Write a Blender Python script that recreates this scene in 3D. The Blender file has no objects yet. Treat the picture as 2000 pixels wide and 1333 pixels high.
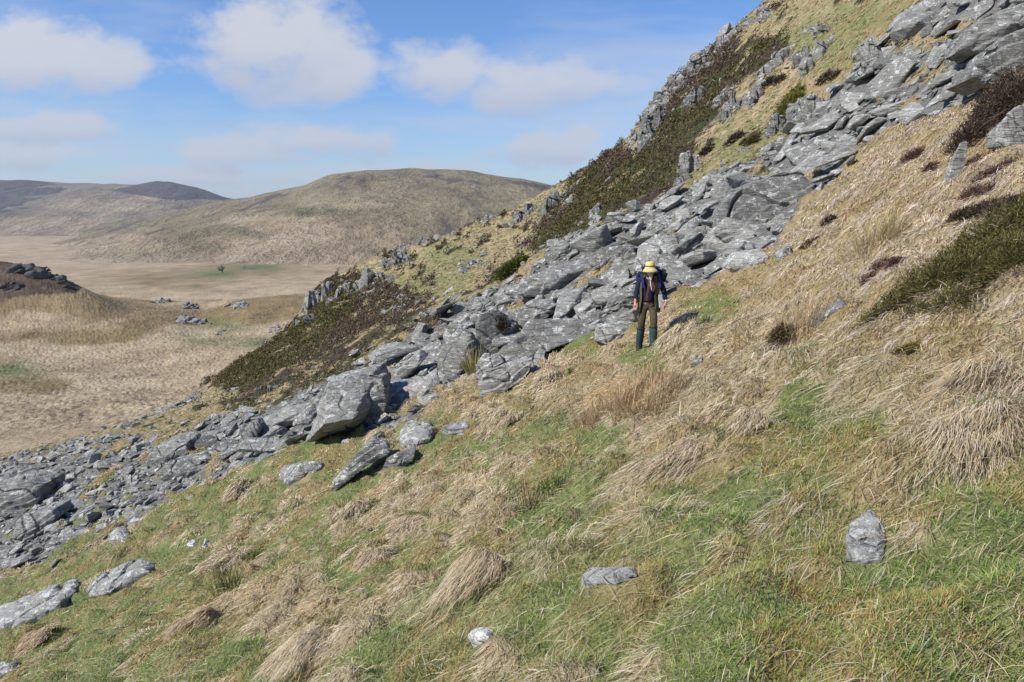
import bpy, bmesh, math, random
import numpy as np
from mathutils import Vector, Matrix

# ---------------------------------------------------------------- camera, sky, sun, exposure
scene = bpy.context.scene
PITCH = math.radians(10.06)
FPX = 1389.0                                   # focal length in photo pixels (2000 wide)
cam_d = bpy.data.cameras.new("camera"); cam = bpy.data.objects.new("camera", cam_d)
scene.collection.objects.link(cam); scene.camera = cam
cam_d.lens = 25.0; cam_d.sensor_width = 36.0; cam_d.clip_start = 0.05; cam_d.clip_end = 30000
cam.location = (0, 0, 0); cam.rotation_euler = (math.pi/2 - PITCH, 0, 0)

SUN_EL = math.radians(43)
sun_from = Vector((-0.87, -0.49, 0)).normalized()      # horizontal direction towards the sun
sdir = Vector((sun_from.x*math.cos(SUN_EL), sun_from.y*math.cos(SUN_EL), math.sin(SUN_EL)))
sun_d = bpy.data.lights.new("sun", 'SUN'); sun_d.energy = 4.9; sun_d.angle = math.radians(0.5)
sun_d.color = (1.0, 0.955, 0.90)
sun = bpy.data.objects.new("sun", sun_d); scene.collection.objects.link(sun)
sun.rotation_euler = (-sdir).to_track_quat('-Z', 'Y').to_euler()
sun.location = (-20, -20, 40)

scene.view_settings.view_transform = 'Standard'; scene.view_settings.look = 'None'
scene.view_settings.exposure = 0.30; scene.view_settings.gamma = 1.0
scene.cycles.max_bounces = 5; scene.cycles.diffuse_bounces = 3; scene.cycles.transmission_bounces = 2
scene.cycles.volume_bounces = 0; scene.cycles.transparent_max_bounces = 8

world = bpy.data.worlds.new("World"); scene.world = world; world.use_nodes = True
def build_world():
    nt = world.node_tree; N = nt.nodes; L = nt.links; N.clear()
    out = N.new('ShaderNodeOutputWorld'); bg = N.new('ShaderNodeBackground'); bg.inputs['Strength'].default_value = 0.085
    sky = N.new('ShaderNodeTexSky'); sky.sky_type = 'NISHITA'; sky.sun_disc = False
    sky.sun_elevation = SUN_EL; sky.sun_rotation = math.atan2(sdir.x, sdir.y)
    sky.altitude = 400; sky.air_density = 1.25; sky.dust_density = 0.15; sky.ozone_density = 2.2
    tc = N.new('ShaderNodeTexCoord'); sep = N.new('ShaderNodeSeparateXYZ'); L.new(tc.outputs['Generated'], sep.inputs[0])
    def M(op, a, b=None, c=None, clamp=False):
        n = N.new('ShaderNodeMath'); n.operation = op; n.use_clamp = clamp
        for i, v in enumerate((a, b, c)):
            if v is None: continue
            if isinstance(v, (int, float)): n.inputs[i].default_value = v
            else: L.new(v, n.inputs[i])
        return n.outputs[0]
    # cloud-layer coordinates: direction divided by its horizontal forward distance
    yy = M('MAXIMUM', M('ABSOLUTE', sep.outputs['Y']), 0.05)
    az = M('DIVIDE', sep.outputs['X'], yy); el = M('DIVIDE', sep.outputs['Z'], yy)
    comb = N.new('ShaderNodeCombineXYZ'); L.new(az, comb.inputs[0]); L.new(el, comb.inputs[1])
    def noise(scale, detail, rough, sx=1, sy=1, off=0.0):
        mp = N.new('ShaderNodeMapping'); mp.inputs['Scale'].default_value = (sx, sy, 1); mp.inputs['Location'].default_value = (off, off*.7, off*.3)
        L.new(comb.outputs[0], mp.inputs[0])
        n = N.new('ShaderNodeTexNoise'); n.inputs['Scale'].default_value = scale; n.inputs['Detail'].default_value = detail
        n.inputs['Roughness'].default_value = rough; L.new(mp.outputs[0], n.inputs['Vector']); return n.outputs['Fac']
    n1 = noise(6.5, 8, .58, 1, 1.6, 3.1); n2 = noise(18, 6, .6, 1, 1.7, 1.3); n3 = noise(3.2, 7, .6, .45, 2.4, 7.7)
    wob = M('ADD', M('MULTIPLY', M('SUBTRACT', n1, .5), 2.2), M('MULTIPLY', M('SUBTRACT', n2, .5), 1.1))
    dens = None; low = None
    # (az, el, rx, ry, strength): the cumulus banks of the photograph
    blobs = CLOUDS
    for (bx, by, rx, ry, st) in blobs:
        dx = M('DIVIDE', M('SUBTRACT', az, bx), rx); dy0 = M('DIVIDE', M('SUBTRACT', el, by), ry)
        d = M('SQRT', M('ADD', M('MULTIPLY', dx, dx), M('MULTIPLY', dy0, dy0)))
        f = M('ADD', M('SUBTRACT', 1.0, d), wob)
        f = M('MULTIPLY', M('SMOOTH_MIN', M('MULTIPLY', M('MAXIMUM', f, 0.0), 1.7), 1.0, .3), st)
        dens = f if dens is None else M('MAXIMUM', dens, f)
        g = M('MULTIPLY', M('MULTIPLY', dy0, -0.9, clamp=True), f)      # underside of each bank
        low = g if low is None else M('MAXIMUM', low, g)
    # thin cirrus everywhere, stronger towards the horizon
    hz = M('SUBTRACT', 1.0, M('MULTIPLY', el, 2.6), clamp=True)
    cir = M('MULTIPLY', M('MULTIPLY', M('SUBTRACT', n3, M('SUBTRACT', .535, M('MULTIPLY', hz, .20))), 4.5, clamp=True), M('ADD', .32, M('MULTIPLY', hz, .50)))
    dens = M('MAXIMUM', dens, cir)
    dens = M('SMOOTH_MIN', dens, 0.94, 0.12)
    dens = M('MULTIPLY', dens, 1.0, clamp=True)
    shade = M('ADD', low, M('MULTIPLY', M('SUBTRACT', n1, .45), -.7), clamp=True)
    shade = M('ADD', M('MULTIPLY', shade, .75), M('MULTIPLY', hz, .55), clamp=True)
    cc = N.new('ShaderNodeMix'); cc.data_type = 'RGBA'; L.new(shade, cc.inputs['Factor'])
    cc.inputs[6].default_value = (6.7, 6.9, 7.4, 1); cc.inputs[7].default_value = (3.9, 4.25, 5.6, 1)
    tint = N.new('ShaderNodeMix'); tint.data_type = 'RGBA'; tint.blend_type = 'MULTIPLY'; tint.inputs['Factor'].default_value = 1
    L.new(sky.outputs[0], tint.inputs[6]); tint.inputs[7].default_value = SKYTINT
    mx = N.new('ShaderNodeMix'); mx.data_type = 'RGBA'; L.new(dens, mx.inputs['Factor'])
    L.new(tint.outputs[2], mx.inputs[6]); L.new(cc.outputs[2], mx.inputs[7])
    L.new(mx.outputs[2], bg.inputs['Color']); L.new(bg.outputs[0], out.inputs['Surface'])
SKYTINT = (.72, .95, 1.38, 1)
def azel(px, py):
    X = (px-1000)/FPX; Yc = (666.5-py)/FPX
    d = math.cos(PITCH) + Yc*math.sin(PITCH)
    return X/d, (Yc*math.cos(PITCH)-math.sin(PITCH))/d
CLOUDS = []
for (px, py, rx, ry, st) in [(60,115,.15,.062,.95),(200,130,.085,.048,.9),(500,85,.135,.078,.95),(640,130,.085,.072,.9),(560,170,.08,.035,.7),(860,140,.10,.052,.9),(1010,165,.10,.055,.88),(1120,160,.10,.040,.8),
                         (1220,170,.06,.028,.55),(110,245,.14,.028,.85),(660,275,.14,.032,.88),(470,300,.14,.030,.85),(1060,285,.11,.036,.85),(50,305,.15,.036,.82),(820,350,.16,.03,.8),
                         (330,345,.20,.026,.85),(-500,150,.3,.08,.9),(2500,100,.4,.1,.9),(620,345,.2,.026,.62)]:
    a, e = azel(px, py); CLOUDS.append((a, e, rx, ry, st))
build_world()

# ---------------------------------------------------------------- numeric helpers
rng = np.random.default_rng(7)
random.seed(7)
def _h(ix, iy, iz=0, seed=0):
    h = (ix.astype(np.int64)*374761393 + iy.astype(np.int64)*668265263 + np.int64(iz)*2147483647 + seed*974634777) & 0xffffffff
    h = (h ^ (h >> 13))*1274126177 & 0xffffffff
    h = (h ^ (h >> 16))*2246822519 & 0xffffffff
    return ((h ^ (h >> 15)) & 0xffffff)/float(0xffffff)
def perlin(x, y, seed=0):
    x = np.asarray(x, float); y = np.asarray(y, float)
    ix = np.floor(x); iy = np.floor(y); fx = x-ix; fy = y-iy
    ix = ix.astype(np.int64); iy = iy.astype(np.int64)
    def g(a, b, dx, dy):
        t = _h(ix+a, iy+b, 0, seed)*2*np.pi
        return np.cos(t)*dx + np.sin(t)*dy
    u = fx*fx*fx*(fx*(fx*6-15)+10); v = fy*fy*fy*(fy*(fy*6-15)+10)
    a = g(0,0,fx,fy)*(1-u) + g(1,0,fx-1,fy)*u
    b = g(0,1,fx,fy-1)*(1-u) + g(1,1,fx-1,fy-1)*u
    return (a*(1-v)+b*v)*1.5
def fbm(x, y, oct=4, seed=0, gain=.5):
    s = 0; a = 1; n = 0
    for i in range(oct):
        s = s + a*perlin(x*2**i, y*2**i, seed+i*17); n += a; a *= gain
    return s/n
def perlin3(p, seed=0):
    return (perlin(p[:,0]+p[:,2]*.37, p[:,1]-p[:,2]*.61, seed) + perlin(p[:,1]+5.1, p[:,2]+p[:,0]*.23, seed+3) + perlin(p[:,2]-7.3, p[:,0]+p[:,1]*.31, seed+5))/1.7
def sstep(a, b, x):
    t = np.clip((x-a)/(b-a), 0, 1); return t*t*(3-2*t)
def pix(px, py):
    px = np.asarray(px, float); py = np.asarray(py, float)
    X = (px-1000)/FPX; Yc = (666.5-py)/FPX
    d = math.cos(PITCH) + Yc*math.sin(PITCH)
    return X/d, (Yc*math.cos(PITCH)-math.sin(PITCH))/d
def proj(x, y, z):
    yc = np.maximum(y*math.cos(PITCH) - z*math.sin(PITCH), .05)
    zc = z*math.cos(PITCH) + y*math.sin(PITCH)
    return 1000 + FPX*x/yc, 666.5 - FPX*zc/yc
def inpoly(px, py, poly):
    px = np.asarray(px); py = np.asarray(py); inside = np.zeros(px.shape, bool)
    n = len(poly)
    for i in range(n):
        x1, y1 = poly[i]; x2, y2 = poly[(i+1) % n]
        if y1 == y2: continue
        c = ((y1 > py) != (y2 > py)) & (px < (x2-x1)*(py-y1)/(y2-y1)+x1)
        inside ^= c
    return inside

class Table:
    """height surface from cross-sections: rows (Y, [(px,py)...]); monotone along distance"""
    def __init__(self, rows, smooth=6):
        self.ug = np.linspace(-2.2, 2.2, 1400)
        Ys = []; V = []
        for Y, pts in rows:
            p = np.array(pts, float); u, v = pix(p[:,0], p[:,1])
            vv = np.interp(self.ug, u, v)
            s0 = (v[1]-v[0])/(u[1]-u[0]); s1 = (v[-1]-v[-2])/(u[-1]-u[-2])
            vv = np.where(self.ug < u[0], v[0]+(self.ug-u[0])*s0, vv)
            vv = np.where(self.ug > u[-1], v[-1]+(self.ug-u[-1])*s1, vv)
            k = np.exp(-.5*(np.arange(-3*smooth, 3*smooth+1)/smooth)**2); k /= k.sum()
            vp = np.concatenate([vv[0]+(np.arange(-3*smooth,0))*(vv[1]-vv[0]), vv, vv[-1]+np.arange(1,3*smooth+1)*(vv[-1]-vv[-2])])
            V.append(np.convolve(vp, k, 'valid')); Ys.append(Y)
        t = np.log(np.array(Ys)); V = np.array(V)
        h = np.diff(t)[:,None]; dl = np.diff(V, axis=0)/h
        m = np.zeros_like(V)
        for i in range(1, len(t)-1):
            w1 = 2*h[i]+h[i-1]; w2 = h[i]+2*h[i-1]
            same = dl[i-1]*dl[i] > 0
            with np.errstate(divide='ignore', invalid='ignore'):
                mm = (w1+w2)/(w1/dl[i-1]+w2/dl[i])
            m[i] = np.where(same, mm, 0)
        m[0] = dl[0]; m[-1] = dl[-1]
        self.tg = np.linspace(t[0], t[-1], 700)
        G = np.empty((700, len(self.ug)))
        for j, tt in enumerate(self.tg):
            i = min(max(np.searchsorted(t, tt)-1, 0), len(t)-2)
            hh = t[i+1]-t[i]; s = (tt-t[i])/hh
            G[j] = (2*s**3-3*s**2+1)*V[i] + (s**3-2*s**2+s)*hh*m[i] + (-2*s**3+3*s**2)*V[i+1] + (s**3-s**2)*hh*m[i+1]
        self.G = G
    def v(self, u, y):
        a = np.clip((np.log(np.maximum(y, 1e-3))-self.tg[0])/(self.tg[-1]-self.tg[0]), 0, 1)*(len(self.tg)-1)
        b = np.clip((u-self.ug[0])/(self.ug[-1]-self.ug[0]), 0, 1)*(len(self.ug)-1)
        i = np.minimum(a.astype(int), len(self.tg)-2); j = np.minimum(b.astype(int), len(self.ug)-2)
        fa = a-i; fb = b-j; G = self.G
        return (G[i,j]*(1-fb)+G[i,j+1]*fb)*(1-fa) + (G[i+1,j]*(1-fb)+G[i+1,j+1]*fb)*fa

# ---------------------------------------------------------------- hillside cross-sections
A_ROWS = [
 (1.8, [(-600,2560),(0,2314),(1000,1912),(2000,1520),(2600,1280)]),
 (4.0, [(-600,1990),(0,1700),(500,1440),(1000,1190),(1265,1060),(1540,930),(2000,755),(2600,480)]),
 (7.0, [(-600,1690),(0,1440),(500,1215),(1000,985),(1265,855),(1540,735),(2000,520),(2600,180)]),
 (10.0,[(-600,1560),(0,1335),(500,1120),(1000,895),(1265,770),(1540,640),(2000,385),(2600,20)]),
 (14.5,[(-600,1400),(0,1205),(500,1000),(1000,795),(1265,680),(1540,525),(1750,390),(2000,225),(2600,-200)]),
 (18.0,[(-600,1330),(0,1130),(440,950),(600,862),(940,765),(1150,662),(1265,600),(1400,540),(1540,465),(1750,325),(2000,150),(2600,-300)]),
 (24.0,[(-600,1180),(0,1030),(500,850),(1000,655),(1265,520),(1400,445),(1540,375),(1750,215),(2000,20),(2600,-480)]),
 (32.0,[(-600,1090),(0,945),(250,855),(500,770),(850,608),(1080,485),(1270,400),(1400,335),(1540,255),(1680,125),(1800,10),(2000,-180),(2600,-800)]),
 (50.0,[(-600,1060),(0,892),(200,852),(400,775),(600,692),(850,562),(1000,500),(1080,450),(1200,370),(1350,240),(1450,140),(1600,-10),(1750,-150),(2000,-400),(2600,-1100)]),
 (75.0,[(-600,1100),(0,905),(200,862),(300,815),(400,760),(500,698),(600,635),(700,590),(850,512),(1000,456),(1100,380),(1180,318),(1240,275),(1265,215),(1290,183),(1350,130),(1400,90),(1500,2),(1600,-90),(2000,-480)]),
 (85.0,[(-600,1120),(0,930),(200,885),(300,820),(400,755),(500,697),(600,628),(700,560),(850,492),(1000,440),(1100,366),(1180,313),(1240,282),(1290,240),(1400,150),(1500,60),(2000,-300)]),
 (105.,[(-600,1120),(0,970),(200,900),(400,790),(500,710),(560,655),(598,600),(612,562),(650,545),(700,520),(780,484),(870,464),(950,430),(1000,414),(1080,368),(1180,325),(1240,300),(1400,220),(2000,-60)]),
 (130.,[(-600,1100),(0,980),(400,860),(600,740),(800,600),(1000,500),(1200,420),(1500,300),(2000,100)]),
 (200.,[(-600,1200),(0,1000),(400,880),(600,800),(800,740),(1000,700),(1500,600),(2000,500)]),
 (260.,[(-600,1200),(0,1000),(400,900),(600,850),(800,820),(1000,800),(1500,760),(2000,740)]),
]
TA = Table(A_ROWS)
TUS = 0.46                                     # tussock spacing, metres
def warp_t(x, y):                              # tussock cells are longer down the slope
    return x*.80 + .25*perlin(x*.6, y*.6, 91), y*1.12 + .25*perlin(x*.6+9, y*.6, 92)
def tussock(x, y):
    """dome height 0..1 of the nearest tussock"""
    wx, wy = warp_t(x, y); cx = np.floor(wx/TUS); cy = np.floor(wy/TUS)
    best = np.full(np.shape(x), 9.0); hb = np.zeros(np.shape(x))
    for a in (-1,0,1):
        for b in (-1,0,1):
            ix = (cx+a).astype(np.int64); iy = (cy+b).astype(np.int64)
            fx = (ix+.15+.7*_h(ix,iy,0,1))*TUS; fy = (iy+.15+.7*_h(ix,iy,0,2))*TUS
            size = .45+.75*_h(ix,iy,0,3)
            d = np.hypot(wx-fx, wy-fy)/(TUS*.62*size)
            k = d < best; best = np.where(k, d, best); hb = np.where(k, size, hb)
    return hb*np.clip(1-best**2, 0, 1)
def A_base(x, y):
    yy = np.maximum(y, .3)
    vt = TA.v(np.clip(x/np.maximum(y,1.8), -2.2, 2.2), np.maximum(y, 1.8))*np.maximum(y, 1.8)
    pl = .47*x - 2.28 - .01*y
    w = sstep(1.8, 3.6, y)
    # near the viewer the table is only used where it was defined
    w = w*(1-sstep(1.2, 2.0, np.abs(x)/np.maximum(y, .5)))
    return pl*(1-w) + vt*w
SCREE = [(-160,925),(0,905),(60,880),(160,862),(260,855),(380,835),(480,800),(560,775),(650,735),(740,690),(820,620),(900,590),(960,560),(1040,540),(1075,485),(1150,455),(1240,420),(1300,385),(1380,350),(1450,320),(1530,270),(1560,240),(1620,190),(1680,130),(1760,70),(1800,20),(1830,-80),(2500,-900),(2500,-200),(2000,120),(1940,170),(1900,200),(1850,225),(1740,260),(1650,310),(1640,360),(1560,400),(1540,440),(1520,480),(1470,505),(1400,540),(1330,560),(1290,590),(1240,640),(1190,665),(1150,655),(1070,680),(1040,720),(1000,770),(940,770),(900,745),(850,790),(800,830),(740,830),(700,840),(620,850),(560,870),(440,945),(330,970),(240,1040),(150,1090),(60,1105),(-160,1160)]
CRAGB = [(1215,292),(1250,238),(1262,198),(1340,118),(1372,88),(1450,36),(1476,44),(1420,95),(1385,130),(1345,165),(1305,205),(1285,262),(1262,284),(1235,296)]
SCREE2 = [(225,838),(330,782),(415,752),(385,788),(300,818),(250,842)]
HEATH1 = [(1030,505),(1060,440),(1090,395),(1150,340),(1200,300),(1240,290),(1255,255),(1290,190),(1350,135),(1400,100),(1470,80),(1540,70),(1530,110),(1480,150),(1420,190),(1400,235),(1350,300),(1320,375),(1270,400),(1220,425),(1150,452),(1080,485)]
HEATH2 = [(420,745),(520,680),(590,625),(600,600),(615,555),(650,545),(720,540),(700,600),(670,640),(620,690),(560,730),(500,775),(440,770)]
HEATH3 = [(430,800),(500,760),(600,690),(680,620),(720,545),(770,560),(830,600),(850,635),(800,655),(760,700),(700,735),(640,760),(560,790),(480,812)]
GREEN_BLOBS = [(1120,672,50,18),(1260,700,50,35),(1020,810,60,25),(880,860,70,25),(700,985,50,30),(640,870,70,30),(560,900,60,22),(430,990,70,25),(300,1170,90,45),(120,1290,80,45),(480,1290,120,45),(1060,860,60,30),(1120,960,60,40),(940,1110,60,35),(1050,1060,80,40),(1520,880,60,60),(1500,1000,80,60),(1350,1010,70,50),(1440,1270,120,60),(1600,1200,160,70),(1820,1200,120,80),(1900,1040,80,50),(1400,600,50,30),(1580,720,60,25),(1560,800,40,40),(1200,890,60,30),(760,1080,60,30),(1900,900,60,30),(1100,1240,100,50),(800,1290,80,40),(1330,1120,60,40),(1690,860,50,25),(1880,130,60,35),(1620,90,60,40),(1700,30,60,20),(1480,270,60,40),(1370,350,40,25),(1430,300,50,30),(1500,420,20,10),(1080,410,25,18),(880,500,40,20),(860,560,60,25),(1600,560,30,20),(1860,160,30,20),(40,690,0,0)]
STRAW_BLOBS = [(1700,380,240,150),(1830,300,160,110),(1600,480,160,60),(1800,440,200,90),(1950,700,120,120),(1400,760,150,60),(1190,770,90,50),(1350,880,110,50),(980,800,60,30),(720,1010,70,30),(560,1230,110,60),(930,1050,80,50),(1700,600,150,60),(1850,850,140,60)]
MOSS_BLOBS = [(1420,870,70,40),(1800,1020,110,70),(1650,950,110,70),(1570,1130,100,60),(1250,650,60,20),(770,1100,60,25),(1000,795,40,12),(640,900,30,15),(1360,560,90,30),(1680,1250,100,40),(1250,1180,80,40),(1950,950,80,80),(1780,670,60,30),(380,1190,60,25),(1500,560,60,30),(500,1130,50,25),(930,990,30,20)]
def blob(px, py, lst, pw=1.0):
    m = np.zeros(np.shape(px))
    for (bx, by, rx, ry) in lst:
        if rx <= 0: continue
        m = np.maximum(m, np.exp(-.8*(((px-bx)/rx)**2 + ((py-by)/ry)**2)))
    return m
def zones(x, y, z=None):
    """rock, heather, green, moss in 0..1 at ground points of the hillside"""
    if z is None: z = A_base(x, y)
    px, py = proj(x, y, z)
    hj = sstep(40, 60, y)*26*fbm(x*.22, y*.16, 3, 25)
    lo = 1+.9*(1-sstep(600, 900, px))
    jx = hj + 16*lo*perlin(x*.5, y*.5, 21) + 11*lo*perlin(x*1.7, y*1.7, 22); jy = hj*.6 + 10*perlin(x*.5, y*.5, 23) + 7*perlin(x*1.7, y*1.7, 24)
    near = (y < 47) & (y > 12)
    rock = np.where(near & inpoly(px+jx, py+jy, SCREE), 1.0, 0.0)
    tp = perlin(x*.55+2, y*.4, 26) + .5*perlin(x*1.6, y*1.3, 27) + .8*blob(px, py, [(1100,640,18,8),(1205,585,10,8),(800,800,25,8),(1000,600,14,6),(1340,560,20,10),(1780,205,30,10),(1840,150,40,16),(870,740,20,10),(330,960,18,8),(700,840,14,10),(60,990,20,12),(1370,520,14,14)])
    rock = np.where(tp > .60 - .30*(1-sstep(300, 700, px)), 0.0, rock)
    rock = np.maximum(rock, np.where((perlin(x*.5, y*.4, 28) > -.1) & inpoly(px+jx*.5, py+jy*.5, CRAGB) & (y > 50), 1.0, 0.0))
    rock = np.maximum(rock, np.where(inpoly(px+jx*.3, py+jy*.3, SCREE2) & (y > 40), 1.0, 0.0))
    far = y > 27
    h1 = inpoly(px+jx, py+jy, HEATH1) & far; h2 = inpoly(px+jx*.6, py+jy*.6, HEATH2) & (y > 27); h3 = inpoly(px+jx, py+jy, HEATH3) & (y > 27)
    n = perlin(x*.33, y*.2, 31) + .6*perlin(x*.8, y*.5, 32)
    cl_ = perlin(x*.75, y*.42, 35) + .5*perlin(x*1.9, y*1.1, 36)
    heath = np.where((h1 & (n > -.66)) | (h2 & (n > -.46) & (cl_ > -.50)), 1.0, 0.0)
    heath = np.maximum(heath, np.where(h3 & (cl_ + .35*n > -.26), 1.0, 0.0))
    spur = far & ~(h1 | h2 | h3) & (px < 1250) & (py > 420) & (rock < .5)
    n2 = perlin(x*.5+3, y*.3, 33) + .5*perlin(x*1.1, y*.7, 34)
    heath = np.maximum(heath, np.where(spur & (n2 > .55), 1.0, 0.0))
    up = far & (px >= 1250) & ~h1 & (rock < .5)
    heath = np.maximum(heath, np.where(up & (n2 > .60), 1.0, 0.0))
    rock = np.where((heath > .5) & ~(inpoly(px, py, CRAGB) & (rock > .5)), 0, rock); heath = np.where(rock > .5, 0, heath)
    g0 = fbm(x*.9+.4*y, y*.45-x*.3, 3, 41)*.9 + .42*perlin(x*2.8, y*2.2, 45)
    bias = 1.05*blob(px, py, GREEN_BLOBS) - .95*blob(px, py, STRAW_BLOBS) - .06 + .24*sstep(800, 1150, py) + .12*(1-sstep(300, 900, px))*sstep(800, 950, py)
    bias = bias - .5*sstep(1350, 1500, px)*(1-sstep(600, 700, py))*(y < 30)
    green = sstep(-.05, .30, g0*.75 + bias)
    mo = fbm(x*1.1-3, y*.8+7, 3, 51)
    gap = 1-np.clip(tussock(x, y)*2.4, 0, 1)
    green = np.maximum(green, sstep(.3, .75, gap*(.55+.9*perlin(x*.7, y*.7, 47)+.5*sstep(760, 1000, py)))*sstep(620, 860, py + .12*(1000-px))*(1-.7*np.clip(blob(px, py, STRAW_BLOBS), 0, 1))*(y < 30))
    moss = sstep(.06, .48, mo*1.0 + .30*perlin(x*5, y*5, 55) + .50*blob(px, py, MOSS_BLOBS) + .12)*(y < 40)
    green = green*(1-.35*moss)
    return rock, heath, green, moss
FLAT = []
_u, _v = pix(1268, 680); PX0, PY0, PZ0 = float(_u)*14.4, 14.4, float(_v)*14.4
def A_full(x, y):
    z = A_base(x, y)
    yc = np.maximum(y, 1.0)
    rock, heath, green, moss = zones(x, y, z)
    k = sstep(3, 30, y)
    z = z + .10*fbm(x*.35, y*.35, 3, 61)*np.minimum(yc/5, 2.2) + .30*k*fbm(x*.13, y*.13, 3, 62)
    ts = tussock(x, y)*(1-rock)*(1-.35*green)
    for sx_, sy_, sr_ in FLAT: ts = ts*(1-np.exp(-((x-sx_)**2+(y-sy_)**2)/sr_**2))
    z = z + ts*.22*(1-sstep(26, 40, y))
    f2 = sstep(26, 40, y)
    z = z + f2*(1-rock)*(.20*np.abs(perlin(x*.9, y*.6, 63)) + .35*heath*np.abs(perlin(x*.55, y*.5, 64)) + .28*fbm(x*.5, y*.3, 3, 65))
    z = z + rock*(.20*fbm(x*1.1, y*1.1, 3, 66) + .04) - .05*(rock > .5)
    # crags on the skyline of the spur
    px, py = proj(x, y, z)
    cr = sstep(60, 70, y)*(1-sstep(110, 125, y))
    z = z + cr*.55*np.abs(fbm(x*.28, y*.28, 4, 67))*sstep(1000, 1150, px)
    w = np.exp(-((x-PX0)**2+(y-PY0)**2)/.42**2); z = z*(1-w) + w*(PZ0+.10*(x-PX0)-.10*(y-PY0))
    return z
def hit(px, py, ymin=1.2, ymax=125., f=None):
    """distance at which the sight line through a photo point meets the hillside"""
    f = f or A_base
    u, v = pix(px, py); Y = np.exp(np.linspace(math.log(ymin), math.log(ymax), 1500))
    d = f(u*Y, Y) - v*Y
    k = np.argmax(d > 0) if (d > 0).any() else int(np.argmax(d))
    return float(Y[k])
def at(px, py, Y):
    u, v = pix(px, py); return Vector((float(u)*Y, Y, float(v)*Y))

FLAT = []
for sx_, sy_, sr_ in [(1690,1060,.22),(935,1250,.14),(1165,1134,.16),(1225,1130,.16),(30,1222,.5),(110,1175,.5),(200,1150,.45),(270,1130,.45),(373,1062,.2),(401,1066,.2)]:
    q_ = at(sx_, sy_, hit(sx_, sy_)); FLAT.append((q_.x, q_.y, sr_))

# ---------------------------------------------------------------- object helpers
COL = scene.collection
def tag(o, label=None, cat=None, group=None, kind=None):
    if label: o['label'] = label
    if cat: o['category'] = cat
    if group: o['group'] = group
    if kind: o['kind'] = kind
    return o
def link(name, me, mat=None, parent=None, loc=None):
    o = bpy.data.objects.new(name, me); COL.objects.link(o)
    if mat is not None and me is not None:
        if len(me.materials) == 0: me.materials.append(mat)
    if parent is not None: o.parent = parent
    if loc is not None: o.location = loc
    return o
def empty(name, loc, rz=0):
    o = bpy.data.objects.new(name, None); COL.objects.link(o); o.location = loc; o.rotation_euler = (0,0,rz); o.empty_display_size = .2
    return o
def np_mesh(name, co, quads=None, tris=None, smooth=False):
    me = bpy.data.meshes.new(name)
    co = np.ascontiguousarray(co, np.float32); me.vertices.add(len(co)); me.vertices.foreach_set('co', co.ravel())
    nq = 0 if quads is None else len(quads); ntr = 0 if tris is None else len(tris)
    loops = []
    if nq: loops.append(np.asarray(quads, np.int32).ravel())
    if ntr: loops.append(np.asarray(tris, np.int32).ravel())
    lv = np.concatenate(loops)
    me.loops.add(len(lv)); me.loops.foreach_set('vertex_index', lv)
    st = np.concatenate([np.arange(nq)*4, nq*4+np.arange(ntr)*3]).astype(np.int32)
    me.polygons.add(nq+ntr); me.polygons.foreach_set('loop_start', st)
    me.polygons.foreach_set('use_smooth', np.full(nq+ntr, smooth, bool))
    me.update(calc_edges=True)
    return me
def vcol(me, name, rgb):
    a = me.color_attributes.new(name, 'FLOAT_COLOR', 'POINT')
    c = np.ones((len(rgb), 4), np.float32); c[:, :rgb.shape[1]] = rgb; a.data.foreach_set('color', c.ravel())
def grid_quads(nr, nc):
    i = np.arange(nr*nc).reshape(nr, nc)
    return np.stack([i[:-1,:-1], i[:-1,1:], i[1:,1:], i[1:,:-1]], -1).reshape(-1, 4)

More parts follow.
